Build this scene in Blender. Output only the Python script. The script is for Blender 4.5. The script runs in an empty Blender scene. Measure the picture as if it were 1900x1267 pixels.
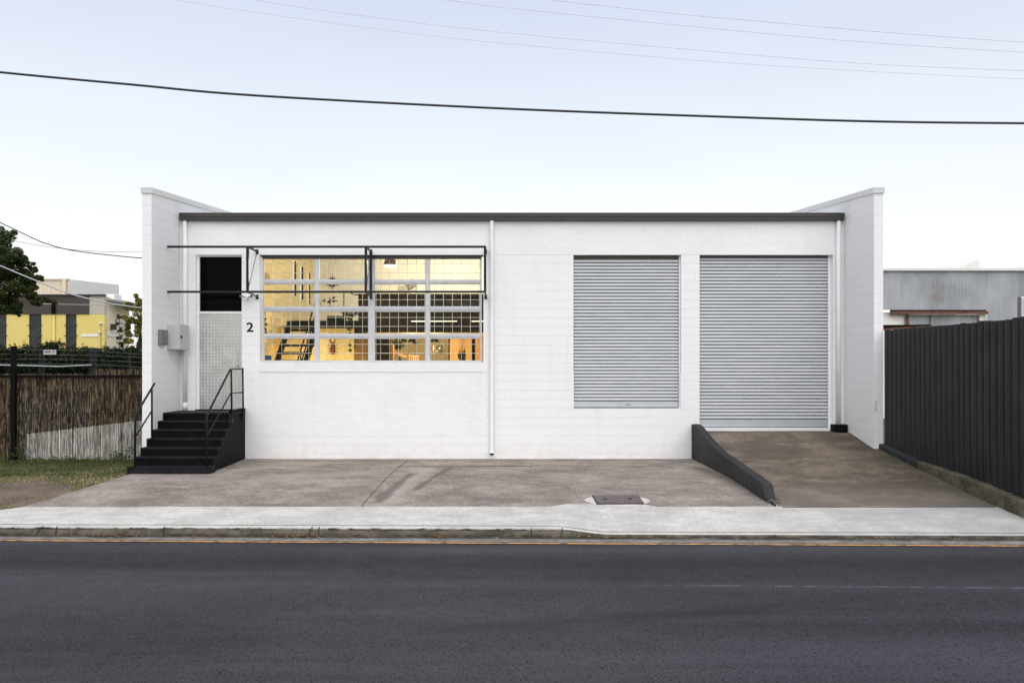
import bpy, math, random
from mathutils import Vector, noise as mnoise
R = math.radians
sc = bpy.context.scene
col = sc.collection
random.seed(7)

# ------------------------------------------------------------------ camera
EYE = 2.08; F = 1455.0; CX = 933.0; CY = 676.0      # photo pixels (1900 wide)
cd = bpy.data.cameras.new('camera'); cam = bpy.data.objects.new('camera', cd); col.objects.link(cam)
cam.location = (0, 0, EYE); cam.rotation_euler = (R(90), 0, 0)
cd.sensor_width = 36; cd.lens = 36*F/1900
cd.shift_x = (950-CX)/1900; cd.shift_y = (CY-633.5)/1900
cd.clip_start = .1; cd.clip_end = 3000
sc.camera = cam

# ------------------------------------------------------------------ world
SUN_EL, SUN_AZ = 46, 6     # azimuth: degrees to the right of straight behind the camera
w = bpy.data.worlds.new('World'); sc.world = w; w.use_nodes = True
nt = w.node_tree; nt.nodes.clear()
def wn(t, **k):
    n = nt.nodes.new(t)
    for a, b in k.items(): setattr(n, a, b)
    return n
sky = wn('ShaderNodeTexSky', sky_type='NISHITA', sun_disc=False, sun_elevation=R(SUN_EL), sun_rotation=R(180-SUN_AZ),
         air_density=1.0, dust_density=1.5, ozone_density=1.2, altitude=10)
bg = wn('ShaderNodeBackground'); bg.inputs[1].default_value = .085
veil = wn('ShaderNodeBackground')          # thin bright cloud veil, whiter towards the horizon
tc = wn('ShaderNodeTexCoord'); sep = wn('ShaderNodeSeparateXYZ'); rmp = wn('ShaderNodeValToRGB')
nt.links.new(tc.outputs['Generated'], sep.inputs[0]); nt.links.new(sep.outputs[2], rmp.inputs[0])
e = rmp.color_ramp.elements
e[0].position = 0; e[0].color = (.79, .78, .735, 1)
e[1].position = 1; e[1].color = (.52, .54, .61, 1)
a = e.new(.14); a.color = (.725, .73, .715, 1)
a = e.new(.26); a.color = (.61, .635, .67, 1)
a = e.new(.42); a.color = (.495, .53, .625, 1)
nz = wn('ShaderNodeTexNoise'); nz.inputs['Scale'].default_value = 2.2; nz.inputs['Detail'].default_value = 3
mp = wn('ShaderNodeMapping'); mp.inputs['Scale'].default_value = (1, 1, 4)
nt.links.new(tc.outputs['Generated'], mp.inputs[0]); nt.links.new(mp.outputs[0], nz.inputs['Vector'])
mm = wn('ShaderNodeMapRange'); mm.inputs[1].default_value = .3; mm.inputs[2].default_value = .7
mm.inputs[3].default_value = .96; mm.inputs[4].default_value = 1.04
nt.links.new(nz.outputs['Fac'], mm.inputs[0])
nt.links.new(rmp.outputs[0], veil.inputs[0]); nt.links.new(mm.outputs[0], veil.inputs[1])
mix = wn('ShaderNodeMixShader'); mix.inputs[0].default_value = .82
out = wn('ShaderNodeOutputWorld')
nt.links.new(sky.outputs[0], bg.inputs[0]); nt.links.new(bg.outputs[0], mix.inputs[1])
nt.links.new(veil.outputs[0], mix.inputs[2]); nt.links.new(mix.outputs[0], out.inputs[0])

# ------------------------------------------------------------------ sun (veiled, soft)
sd = bpy.data.lights.new('sun', 'SUN'); sd.energy = 1.30; sd.angle = R(85); sd.color = (1, .965, .92)
so = bpy.data.objects.new('sun', sd); col.objects.link(so)
so.rotation_euler = (R(90-SUN_EL), 0, R(SUN_AZ))
sc.view_settings.view_transform = 'Standard'; sc.view_settings.look = 'None'
sc.view_settings.gamma = 1; sc.view_settings.use_curve_mapping = False
sc.view_settings.exposure = .70

# ------------------------------------------------------------------ helpers
def at(px, py, Y): return Vector(((px-CX)*Y/F, Y, EYE+(CY-py)*Y/F))
def gp(px, py, z=0):                      # a point of level ground at height z
    Y = F*(EYE-z)/(py-CY); return Vector(((px-CX)*Y/F, Y, z))

class MB:
    def __init__(s): s.v = []; s.f = []; s.m = []; s.sm = []
    def add(s, vs, fs, m=0, smooth=False):
        o = len(s.v); s.v += [tuple(v) for v in vs]
        for f in fs: s.f.append([i+o for i in f]); s.m.append(m); s.sm.append(smooth)
        return s
    def box(s, x0, x1, y0, y1, z0, z1, m=0):
        v = [(x0,y0,z0),(x1,y0,z0),(x1,y1,z0),(x0,y1,z0),(x0,y0,z1),(x1,y0,z1),(x1,y1,z1),(x0,y1,z1)]
        return s.add(v, [(0,3,2,1),(4,5,6,7),(0,1,5,4),(1,2,6,5),(2,3,7,6),(3,0,4,7)], m)
    def bev(s, x0, x1, y0, y1, z0, z1, b=.01, m=0):
        # box with chamfered edges
        vs = []
        for x, sx in ((x0,1),(x1,-1)):
            for y, sy in ((y0,1),(y1,-1)):
                for z, sz in ((z0,1),(z1,-1)):
                    vs += [(x, y+sy*b, z+sz*b), (x+sx*b, y, z+sz*b), (x+sx*b, y+sy*b, z)]
        I = lambda i,j,k,a: ((i*2+j)*2+k)*3+a
        fs = []
        for i in (0,1): fs.append([I(i,0,0,0),I(i,1,0,0),I(i,1,1,0),I(i,0,1,0)])
        for j in (0,1): fs.append([I(0,j,0,1),I(1,j,0,1),I(1,j,1,1),I(0,j,1,1)])
        for k in (0,1): fs.append([I(0,0,k,2),I(1,0,k,2),I(1,1,k,2),I(0,1,k,2)])
        for i in (0,1):
            for j in (0,1): fs.append([I(i,j,0,0),I(i,j,0,1),I(i,j,1,1),I(i,j,1,0)])
            for k in (0,1): fs.append([I(i,0,k,0),I(i,0,k,2),I(i,1,k,2),I(i,1,k,0)])
        for j in (0,1):
            for k in (0,1): fs.append([I(0,j,k,1),I(0,j,k,2),I(1,j,k,2),I(1,j,k,1)])
        for i in (0,1):
            for j in (0,1):
                for k in (0,1): fs.append([I(i,j,k,0),I(i,j,k,1),I(i,j,k,2)])
        return s.add(vs, fs, m)
    def tube(s, pts, r, n=8, m=0, caps=True, smooth=True):
        pts = [Vector(p) for p in pts]; rs = r if isinstance(r, (list, tuple)) else [r]*len(pts)
        t0 = (pts[1]-pts[0]).normalized()
        up = Vector((0,0,1)) if abs(t0.z) < .9 else Vector((1,0,0))
        u = t0.cross(up).normalized(); vs = []
        for i, p in enumerate(pts):
            t = (pts[min(i+1,len(pts)-1)]-pts[max(i-1,0)]).normalized()
            u = (u - t*u.dot(t)).normalized(); b = t.cross(u)
            for k in range(n):
                a = 2*math.pi*(k+.5)/n
                vs.append(p + (u*math.cos(a)+b*math.sin(a))*rs[i])
        fs = []
        for i in range(len(pts)-1):
            for k in range(n):
                a, c = i*n+k, i*n+(k+1)%n
                fs.append((a, c, c+n, a+n))
        s.add(vs, fs, m, smooth and n > 4)
        if caps:
            o = len(s.v)-len(vs)
            s.f.append([o+k for k in range(n)][::-1]); s.m.append(m); s.sm.append(False)
            s.f.append([o+(len(pts)-1)*n+k for k in range(n)]); s.m.append(m); s.sm.append(False)
        return s
    def extr(s, prof, x0, x1, axis='x', m=0, smooth=False, closed=True):
        # profile of (a,b) pairs, extruded along an axis. x: (y,z)  y: (x,z)  z: (x,y)
        def P(a, b, t): return {'x': (t,a,b), 'y': (a,t,b), 'z': (a,b,t)}[axis]
        n = len(prof); vs = [P(a,b,x0) for a,b in prof]+[P(a,b,x1) for a,b in prof]
        fs = [(i,(i+1)%n,n+(i+1)%n,n+i) for i in range(n if closed else n-1)]
        s.add(vs, fs, m, smooth)
        if closed:
            o = len(s.v)-2*n
            s.f.append([o+i for i in range(n)][::-1]); s.m.append(m); s.sm.append(False)
            s.f.append([o+n+i for i in range(n)]); s.m.append(m); s.sm.append(False)
        return s
    def lathe(s, prof, c, n=16, m=0, smooth=True, axis=None):
        vs = []; c = Vector(c)
        ax = Vector(axis).normalized() if axis else Vector((0,0,1))
        up = Vector((1,0,0)) if abs(ax.x) < .9 else Vector((0,1,0))
        u = ax.cross(up).normalized(); b = ax.cross(u)
        for r, z in prof:
            for k in range(n):
                a = 2*math.pi*k/n; vs.append(c+u*(r*math.cos(a))+b*(r*math.sin(a))+ax*z)
        fs = []
        for i in range(len(prof)-1):
            for k in range(n): fs.append((i*n+k, i*n+(k+1)%n, (i+1)*n+(k+1)%n, (i+1)*n+k))
        return s.add(vs, fs, m, smooth)
    def grid(s, xs, ys, zf, m=0, smooth=True):
        vs = [(x, y, zf(x, y)) for y in ys for x in xs]; n = len(xs)
        fs = [(j*n+i, j*n+i+1, (j+1)*n+i+1, (j+1)*n+i) for j in range(len(ys)-1) for i in range(n-1)]
        return s.add(vs, fs, m, smooth)
    def build(s, name, mats, parent=None, **kw):
        me = bpy.data.meshes.new(name)
        o = bpy.data.objects.new(name, me); col.objects.link(o)
        off = Vector((0,0,0))
        if parent:
            p = parent
            while p: off += p.location; p = p.parent
            o.parent = parent
        me.from_pydata([Vector(v)-off for v in s.v], [], s.f)
        if not isinstance(mats, (list, tuple)): mats = [mats]
        for mt in mats: me.materials.append(mt)
        me.polygons.foreach_set('material_index', s.m)
        me.polygons.foreach_set('use_smooth', s.sm)
        me.update()
        if kw: tag(o, **kw)
        return o
def tag(o, label=None, cat=None, group=None, kind=None):
    if label: o['label'] = label
    if cat: o['category'] = cat
    if group: o['group'] = group
    if kind: o['kind'] = kind
    return o
def thing(name, loc, label, cat, group=None):
    o = bpy.data.objects.new(name, None); col.objects.link(o); o.location = Vector(loc)
    return tag(o, label, cat, group)

# ------------------------------------------------------------------ materials
class NT:
    def __init__(s, name):
        s.mat = bpy.data.materials.new(name); s.mat.use_nodes = True
        s.t = s.mat.node_tree; s.t.nodes.clear()
        s.out = s.n('ShaderNodeOutputMaterial'); s.p = s.n('ShaderNodeBsdfPrincipled')
        s.l(s.p.outputs[0], s.out.inputs[0])
        g = s.n('ShaderNodeNewGeometry'); s.geo = g; s.pos = g.outputs['Position']
    def n(s, t, **k):
        x = s.t.nodes.new(t)
        for a, b in k.items(): setattr(x, a, b)
        return x
    def l(s, a, b): s.t.links.new(a, b)
    def noise(s, scale, detail=4, vec=None, stretch=None, rough=.55, w=0):
        v = vec or s.pos
        if stretch or w:
            m = s.n('ShaderNodeMapping'); m.inputs['Scale'].default_value = stretch or (1,1,1)
            m.inputs['Location'].default_value = (w, w*.7, w*.3)
            s.l(v, m.inputs[0]); v = m.outputs[0]
        x = s.n('ShaderNodeTexNoise'); x.inputs['Scale'].default_value = scale
        x.inputs['Detail'].default_value = detail; x.inputs['Roughness'].default_value = rough
        s.l(v, x.inputs['Vector']); return x.outputs['Fac']
    def rng(s, v, a, b, c=0, d=1):
        x = s.n('ShaderNodeMapRange')
        for i, q in enumerate((a, b, c, d)): x.inputs[i+1].default_value = q
        s.l(v, x.inputs[0]); return x.outputs[0]
    def math(s, op, a, b=0):
        x = s.n('ShaderNodeMath', operation=op)
        for i, q in enumerate((a, b)):
            if isinstance(q, (int, float)): x.inputs[i].default_value = q
            else: s.l(q, x.inputs[i])
        return x.outputs[0]
    def mix(s, f, a, b):
        x = s.n('ShaderNodeMix', data_type='RGBA')
        for i, q in ((0, f), (6, a), (7, b)):
            if isinstance(q, (int, float)): x.inputs[i].default_value = q
            elif isinstance(q, (tuple, list)): x.inputs[i].default_value = (*q[:3], 1)
            else: s.l(q, x.inputs[i])
        return x.outputs[2]
    def ramp(s, f, stops):
        x = s.n('ShaderNodeValToRGB'); e = x.color_ramp.elements
        e[0].position = stops[0][0]; e[0].color = (*stops[0][1], 1)
        e[1].position = stops[-1][0]; e[1].color = (*stops[-1][1], 1)
        for p, c in stops[1:-1]: q = e.new(p); q.color = (*c, 1)
        s.l(f, x.inputs[0]); return x.outputs[0]
    def xyz(s):
        x = s.n('ShaderNodeSeparateXYZ'); s.l(s.pos, x.inputs[0]); return x.outputs
    def vec(s, a, b, c=0):
        x = s.n('ShaderNodeCombineXYZ')
        for i, q in enumerate((a, b, c)):
            if isinstance(q, (int, float)): x.inputs[i].default_value = q
            else: s.l(q, x.inputs[i])
        return x.outputs[0]
    def bump(s, h, strength=.3, dist=.01, prev=None):
        x = s.n('ShaderNodeBump'); x.inputs['Strength'].default_value = strength
        x.inputs['Distance'].default_value = dist; s.l(h, x.inputs['Height'])
        if prev: s.l(prev, x.inputs['Normal'])
        return x.outputs[0]
    def done(s, color=None, rough=.6, metal=0, normal=None, spec=None):
        p = s.p
        if color is not None:
            if isinstance(color, (tuple, list)): p.inputs['Base Color'].default_value = (*color[:3], 1)
            else: s.l(color, p.inputs['Base Color'])
        if isinstance(rough, (int, float)): p.inputs['Roughness'].default_value = rough
        else: s.l(rough, p.inputs['Roughness'])
        p.inputs['Metallic'].default_value = metal
        if spec is not None: p.inputs['Specular IOR Level'].default_value = spec
        if normal is not None: s.l(normal, p.inputs['Normal'])
        return s.mat

def simple(name, c, rough=.6, metal=0, var=.12, scale=6, bump=0, spec=None):
    s = NT(name); f = s.noise(scale, 5)
    lo = tuple(x*(1-var) for x in c); hi = tuple(min(1, x*(1+var)) for x in c)
    cc = s.mix(s.rng(f, .3, .7), lo, hi)
    nm = s.bump(s.noise(scale*12, 3), bump, .004) if bump else None
    return s.done(cc, rough, metal, nm, spec)

def block(name, axis, c=(.85, .845, .84), joint=.80, seed=0, strength=1.0):
    s = NT(name); q = s.xyz()
    h = q[0] if axis == 'x' else q[1]
    wob = s.math('MULTIPLY', s.math('SUBTRACT', s.noise(1.7, 2), .5), .006)
    v = s.vec(s.math('ADD', h, 80.15), s.math('ADD', s.math('ADD', q[2], 20-.104), wob))
    b = s.n('ShaderNodeTexBrick'); s.l(v, b.inputs['Vector'])
    b.inputs['Scale'].default_value = 1; b.inputs['Mortar Size'].default_value = .0065
    b.inputs['Mortar Smooth'].default_value = .6; b.inputs['Brick Width'].default_value = .4
    b.inputs['Row Height'].default_value = .2
    b.inputs['Color1'].default_value = (.46,.46,.46,1); b.inputs['Color2'].default_value = (.54,.54,.54,1)
    b.inputs['Mortar'].default_value = (.5,.5,.5,1)
    # vertical joints are filled with paint in many places: keep the bed joints, fade the perpends
    row = s.math('FRACT', s.math('DIVIDE', s.math('ADD', s.math('ADD', q[2], 20-.104), wob), .2))
    bed = s.math('LESS_THAN', s.math('ABSOLUTE', s.math('SUBTRACT', s.math('ABSOLUTE', s.math('SUBTRACT', row, .5)), .5)), .045)
    keep = s.math('MAXIMUM', s.math('MULTIPLY', bed, s.rng(s.noise(.9, 3, w=seed+3), .3, .55, .35, 1)),
                  s.rng(s.noise(2.3, 2, w=seed+9), .47, .6, .12, .75))
    j = s.math('MULTIPLY', b.outputs['Fac'], keep)
    base = s.mix(s.rng(s.noise(.55, 4, w=seed), .3, .7), tuple(x*.965 for x in c), c)
    base = s.mix(s.math('MULTIPLY', s.rng(b.outputs['Color'], .46, .54), .35), base, tuple(x*.975 for x in c))
    spk = s.rng(s.noise(38, 2, w=5), .72, .78)
    base = s.mix(s.math('MULTIPLY', spk, .16), base, tuple(x*.6 for x in c))
    base = s.mix(s.math('MULTIPLY', s.rng(s.noise(1.2, 5, stretch=(5,5,.22), w=seed+2, rough=.65), .52, .74), .22), base, (c[0]*.80, c[1]*.79, c[2]*.76))
    low = s.math('MULTIPLY', s.rng(q[2], .45, -.02), s.rng(s.noise(5, 4), .35, .75, 0, .5))
    base = s.mix(low, base, (c[0]*.72, c[1]*.68, c[2]*.62))
    colr = s.mix(s.math('MULTIPLY', j, .62*strength), base, tuple(x*joint for x in c))
    n1 = s.bump(s.math('MULTIPLY', j, -1), .55, .006)
    n2 = s.bump(s.noise(60, 4), .22, .004, n1)
    return s.done(colr, .62, 0, n2, .35)

def stucco(name, c=(.85,.845,.84)):
    s = NT(name)
    base = s.mix(s.rng(s.noise(.8, 4), .3, .7), tuple(x*.95 for x in c), c)
    base = s.mix(s.math('MULTIPLY', s.rng(s.noise(1.2, 5, stretch=(5,5,.25), rough=.65), .52, .74), .2), base, (c[0]*.80, c[1]*.79, c[2]*.76))
    n1 = s.bump(s.noise(3.5, 5, stretch=(1,1,1.6), rough=.6), .45, .03)
    n2 = s.bump(s.noise(22, 4), .38, .01, n1)
    return s.done(base, .7, 0, n2, .3)

M = {}
M['block_x'] = block('painted_block', 'x')
M['block_y'] = block('painted_block_side', 'y', seed=4)
M['stucco'] = stucco('painted_render')
M['white'] = simple('white_paint', (.80,.80,.81), .45, var=.03, bump=.05)
M['offwhite'] = simple('weathered_white_trim', (.70,.70,.67), .5, var=.06)
M['gutter'] = simple('dark_gutter_paint_and_shade', (.036,.034,.030), .5, var=.12)
M['black'] = simple('black_paint', (.0045,.0045,.005), .6, var=.4, bump=.1, spec=.07)
M['tread'] = simple('paler_black_tread', (.010,.011,.013), .6, var=.6, scale=7, bump=.2, spec=.14)
M['rail'] = simple('rail_black_paint', (.010,.011,.013), .4, var=.2, spec=.2)
M['cap'] = simple('zinc_capping', (.50,.53,.52), .42, .3, var=.12, scale=4)
M['cap_side'] = simple('cream_capping', (.72,.71,.67), .55, var=.05)

s = NT('galvanised_shutter')     # roller shutters
q = s.xyz()
M['shutter'] = s.done(s.mix(s.rng(s.noise(2.2, 4, stretch=(.6,1,4)), .3, .7), (.56,.58,.605), (.635,.65,.67)), s.rng(s.noise(9,3), .3,.7,.42,.55), 0, s.bump(s.noise(12, 3), .08, .01))
M['shutter_bar'] = simple('shutter_bottom_bar', (.50,.53,.56), .38, .45, var=.08, scale=3)

s = NT('tread_plate')
M['lozenge'] = simple('polished_lozenge', (.66,.66,.64), .3, .5, var=.05)
M['plate'] = s.done(s.mix(s.rng(s.noise(3,4), .3,.7), (.44,.44,.425), (.54,.54,.525)), s.rng(s.noise(6,4), .3,.7,.30,.46), .8, s.bump(s.noise(5,3), .15, .02))

def conc(name, c, blotch, fine, dark=.72, extra=None, rough=.92, con=.55):
    s = NT(name)
    a = s.mix(s.rng(s.noise(blotch, 7, rough=.68), .40, .60), tuple(x*dark for x in c), tuple(x*1.12 for x in c))
    a = s.mix(s.rng(s.noise(blotch*3.5, 6, w=4, stretch=(.45,1,1), rough=.65), .44, .60, 0, con), a, tuple(x*.62 for x in c))
    a = s.mix(s.rng(s.noise(blotch*5, 5, w=14, stretch=(.5,1,1), rough=.65), .50, .66, 0, con), a, tuple(min(.9,x*1.30) for x in c))
    a = s.mix(s.rng(s.noise(fine, 3, w=8, stretch=(1,.45,1), rough=.7), .42, .66, 0, con), a, tuple(x*.62 for x in c))
    a = s.mix(s.rng(s.noise(fine*1.3, 2, w=2, stretch=(1,.5,1), rough=.7), .56, .70, 0, con*.9), a, tuple(min(.9, x*1.45) for x in c))
    if extra: a = extra(s, a)
    nm = s.bump(s.noise(fine*1.6, 3), .35, .006)
    return s.done(a, rough, 0, nm, .08)

def seg(s, p0, p1, w):
    """mask along a ground segment p0->p1 (world XY), half width w, broken edge"""
    q = s.xyz(); dx, dy = p1[0]-p0[0], p1[1]-p0[1]; L = math.hypot(dx, dy); dx /= L; dy /= L
    rx = s.math('SUBTRACT', q[0], p0[0]); ry = s.math('SUBTRACT', q[1], p0[1])
    t = s.math('ADD', s.math('MULTIPLY', rx, dx), s.math('MULTIPLY', ry, dy))
    d = s.math('ABSOLUTE', s.math('SUBTRACT', s.math('MULTIPLY', rx, dy), s.math('MULTIPLY', ry, dx)))
    return t, d, L
def streak(s, a, p0, p1, w, colr, amt, soft=.5, noisy=0.0):
    t, d, L = seg(s, p0, p1, w)
    if noisy: d = s.math('ADD', d, s.math('MULTIPLY', s.math('SUBTRACT', s.noise(2.2, 5, w=p0[0]), .5), noisy))
    m = s.rng(d, w, w*soft)
    m = s.math('MULTIPLY', m, s.math('MULTIPLY', s.rng(t, -w, w*.5), s.rng(t, L+w, L-w*.5)))
    return s.mix(s.math('MULTIPLY', m, amt), a, colr)

def apron_extra(s, a):
    g = lambda x, y: gp(x, y, -.02)
    # run-off stains and worn track right of the joint
    def ST(x0,y0,x1,y1,w,c,amt,soft=.4,nz=.3): return streak(s, a, g(x0,y0), g(x1,y1), w, c, amt, soft, nz)
    a = ST(800, 862, 712, 925, .28, (.40,.36,.32), .6, .2, .55)
    a = ST(765, 880, 700, 922, .14, (.12,.105,.095), .75, .3, .30)
    a = ST(838, 868, 772, 905, .09, (.115,.10,.09), .7, .3, .18)
    a = ST(740, 867, 1000, 866, .10, (.105,.092,.083), .8, .3, .40)
    a = ST(470, 926, 660, 930, .14, (.15,.13,.12), .6, .2, .5)
    a = ST(455, 857, 1290, 855, .16, (.13,.112,.098), .55, .1, .4)
    a = ST(870, 917, 1050, 922, .2, (.16,.14,.13), .5, .2, .5)
    a = ST(1290, 868, 1420, 915, .32, (.125,.105,.092), .75, .1, .4)
    a = ST(500, 885, 700, 880, .38, (.37,.33,.295), .6, .1, .5)
    # irregular ring marks
    m = s.rng(s.math('ABSOLUTE', s.math('SUBTRACT', s.noise(1.3, 5, rough=.6, w=11), .52)), .012, .002)
    q = s.xyz()
    m = s.math('MULTIPLY', m, s.math('MULTIPLY', s.rng(q[1], 15.4, 16.0), s.rng(q[0], -2.4, -2.0)))
    return s.mix(s.math('MULTIPLY', m, .55), a, (.10,.088,.08))
M['apron'] = conc('stained_concrete', (.335,.292,.252), .8, 13, .56, apron_extra)
def ramp_extra(s, a):
    q = s.xyz()
    a = s.mix(s.rng(s.noise(1.1, 5, stretch=(.6,1.4,1), w=21), .45, .6, 0, .65), a, (.095,.078,.066))
    a = s.mix(s.math('MULTIPLY', s.rng(q[0], 6.3, 7.6), s.rng(s.noise(2.5,4,w=3), .3,.65,.1,.75)), a, (.062,.055,.040))
    return s.mix(s.math('MULTIPLY', s.rng(q[1], 13.6, 12.3), .5), a, (.21,.185,.16))
M['ramp'] = conc('ramp_concrete', (.225,.184,.142), 1.1, 13, .50, ramp_extra)
def path_extra(s, a):
    q = s.xyz()
    a = s.mix(s.math('MULTIPLY', s.rng(q[0], 3.2, 6.8), s.rng(s.noise(1.6,5,w=6), .3,.7,.25,.8)), a, (.33,.325,.32))
    a = s.mix(s.rng(s.noise(26, 2, w=6), .73, .78, 0, .8), a, (.10,.095,.085))
    return a
M['path'] = conc('pale_concrete_path', (.575,.555,.515), 1.1, 20, .86, path_extra, con=.32)
s = NT('kerb_stone'); q = s.xyz()
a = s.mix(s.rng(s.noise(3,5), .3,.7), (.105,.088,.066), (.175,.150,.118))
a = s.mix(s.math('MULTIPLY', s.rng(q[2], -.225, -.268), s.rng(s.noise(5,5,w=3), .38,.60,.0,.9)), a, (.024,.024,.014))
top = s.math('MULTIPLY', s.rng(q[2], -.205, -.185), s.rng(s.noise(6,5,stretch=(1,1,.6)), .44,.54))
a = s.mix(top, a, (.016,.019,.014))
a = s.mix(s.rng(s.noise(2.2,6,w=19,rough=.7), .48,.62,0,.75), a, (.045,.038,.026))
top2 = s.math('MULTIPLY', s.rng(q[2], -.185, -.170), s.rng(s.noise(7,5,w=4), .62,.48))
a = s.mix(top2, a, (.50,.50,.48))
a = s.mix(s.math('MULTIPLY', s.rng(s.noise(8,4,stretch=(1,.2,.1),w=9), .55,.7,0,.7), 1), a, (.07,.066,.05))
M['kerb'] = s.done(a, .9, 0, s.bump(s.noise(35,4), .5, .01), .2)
def gut_extra(s, a):
    q = s.xyz(); k = s.math('SUBTRACT', s.math('ADD', q[1], s.math('MULTIPLY', q[0], .02)), 10.55)
    a = s.mix(s.math('MULTIPLY', s.rng(k, .02, .10), s.rng(s.noise(5,4), .3,.55,.5,1)), a, (.055,.045,.038))
    return a
M['gutterc'] = conc('gutter_concrete', (.26,.245,.22), 3, 22, .5, gut_extra)
M['crack'] = simple('dark_joint', (.06,.052,.045), .95, spec=.05)

s = NT('asphalt'); q = s.xyz()
a = s.mix(s.rng(s.noise(.5, 5, stretch=(.35,1,1)), .32, .68), (.036,.035,.041), (.058,.057,.064))
a = s.mix(s.rng(s.noise(.32, 4, stretch=(.22,1.9,1), w=5), .40, .64, 0, .85), a, (.024,.024,.029))
a = s.mix(s.rng(s.noise(.4, 4, stretch=(.18,2.4,1), w=31), .50, .68, 0, .7), a, (.078,.078,.086))
a = s.mix(s.rng(s.noise(1.1, 5, stretch=(.5,1.6,1), w=41), .56, .70, 0, .4), a, (.02,.02,.023))
a = s.mix(s.rng(s.noise(62, 3, rough=.75, stretch=(1,.5,1)), .54, .66, 0, .75), a, (.085,.086,.094))
a = s.mix(s.rng(s.noise(55, 2, w=3, rough=.75, stretch=(1,.5,1)), .56, .66, 0, .9), a, (.010,.010,.012))
a = s.mix(s.rng(s.noise(32, 3, w=13, rough=.75, stretch=(1,.45,1)), .60, .70, 0, .7), a, (.012,.012,.014))
a = s.mix(s.rng(s.noise(26, 3, w=23, rough=.75, stretch=(1,.45,1)), .62, .72, 0, .45), a, (.11,.112,.12))
ln = s.math('ABSOLUTE', s.math('SUBTRACT', s.math('ADD', q[1], s.math('MULTIPLY', q[0], .028)), 8.46))
m = s.math('MULTIPLY', s.rng(ln, .022, .010), s.math('MULTIPLY', s.rng(q[0], 1.2, 2.4), s.rng(s.noise(7,4,stretch=(1,.3,1)), .44,.58,.1,.85)))
a = s.mix(m, a, (.16,.165,.175))
# joint between two mats of asphalt, worn wheel tracks
a = s.mix(s.math('MULTIPLY', s.rng(ln, .25, 0), .25), a, (.075,.077,.084))
m = s.rng(s.math('ABSOLUTE', s.math('SUBTRACT', q[1], 9.35)), .35, .05)
a = s.mix(s.math('MULTIPLY', m, .3), a, (.024,.024,.029))
a = streak(s, a, (-.6, 7.0), (2.6, 7.6), .22, (.026,.027,.031), .55, .1, .35)
M['road'] = s.done(a, s.rng(s.noise(3,4), .3,.7,.75,.9), 0, s.bump(s.noise(40, 3, rough=.7), .8, .008), .12)

s = NT('orange_line')
a = s.mix(s.rng(s.noise(14,4,stretch=(.5,1,1)), .40,.52), (.20,.13,.08), (.72,.36,.11))
M['orange'] = s.done(a, .7)

s = NT('ground_soil'); q = s.xyz()
M['soil'] = s.done(s.mix(s.rng(s.noise(1.2,6), .35,.65), (.13,.10,.078), (.20,.155,.125)), .95, 0, s.bump(s.noise(30,4), .6, .02), .1)
s = NT('far_ground')
M['far'] = s.done(s.mix(s.rng(s.noise(.2,5), .35,.65), (.07,.085,.04), (.13,.12,.08)), .95)

def leafmat(name, stops, rough=.55, trans=.25):
    s = NT(name); c = s.ramp(s.geo.outputs['Random Per Island'], stops)
    c2 = s.mix(s.rng(s.noise(1.5, 3), .35, .65, 0, .5), c, stops[0][1])
    s.done(c2, rough, 0, None, .3)
    tr = s.n('ShaderNodeBsdfTranslucent'); s.l(c2, tr.inputs[0])
    mx = s.n('ShaderNodeMixShader'); mx.inputs[0].default_value = trans
    s.l(s.p.outputs[0], mx.inputs[1]); s.l(tr.outputs[0], mx.inputs[2]); s.l(mx.outputs[0], s.out.inputs[0])
    return s.mat
M['leaf_dark'] = leafmat('dark_leaves', [(0,(.012,.026,.006)),(.5,(.046,.070,.015)),(1,(.16,.18,.04))])
M['leaf_hedge'] = leafmat('hedge_leaves', [(0,(.006,.012,.004)),(.6,(.018,.032,.008)),(1,(.05,.065,.015))])
M['leaf_sunlit'] = leafmat('sunlit_gold_leaves', [(0,(.05,.06,.01)),(.45,(.20,.17,.03)),(1,(.70,.52,.11))])  # sunlight on this tree is put into the gold tones
M['leaf_in'] = leafmat('indoor_leaves', [(0,(.01,.03,.008)),(1,(.05,.10,.02))])
M['grass_w'] = leafmat('weed_leaves', [(0,(.02,.05,.008)),(1,(.08,.13,.02))])
M['grass'] = leafmat('grass_blades', [(0,(.022,.050,.008)),(.5,(.065,.10,.016)),(1,(.13,.16,.03))], .7)
M['straw'] = leafmat('dry_grass', [(0,(.16,.14,.05)),(.5,(.42,.36,.17)),(1,(.72,.64,.38))], .8)
M['litter'] = leafmat('leaf_litter', [(0,(.05,.025,.012)),(.6,(.20,.10,.045)),(1,(.42,.28,.14))], .8, 0)
M['bark'] = simple('bark', (.06,.045,.035), .9, var=.3, scale=9, bump=.6)

# reed fence: the lower wedge and one square were painted pale, the rest is bare brown reed
s = NT('reed_screen'); q = s.xyz()
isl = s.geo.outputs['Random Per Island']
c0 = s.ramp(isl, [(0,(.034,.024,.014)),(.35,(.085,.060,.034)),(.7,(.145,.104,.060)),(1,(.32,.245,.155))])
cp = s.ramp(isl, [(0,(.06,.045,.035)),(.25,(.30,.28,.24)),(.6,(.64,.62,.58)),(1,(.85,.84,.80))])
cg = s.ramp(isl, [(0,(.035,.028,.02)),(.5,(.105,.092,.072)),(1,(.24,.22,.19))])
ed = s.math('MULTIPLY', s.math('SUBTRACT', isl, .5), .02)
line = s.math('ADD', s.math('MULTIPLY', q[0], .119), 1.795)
low = s.math('MULTIPLY', s.rng(s.math('SUBTRACT', s.math('ADD', line, ed), q[2]), -.004, .004), s.math('GREATER_THAN', s.math('ADD', q[0], ed), -10.42))
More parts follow.
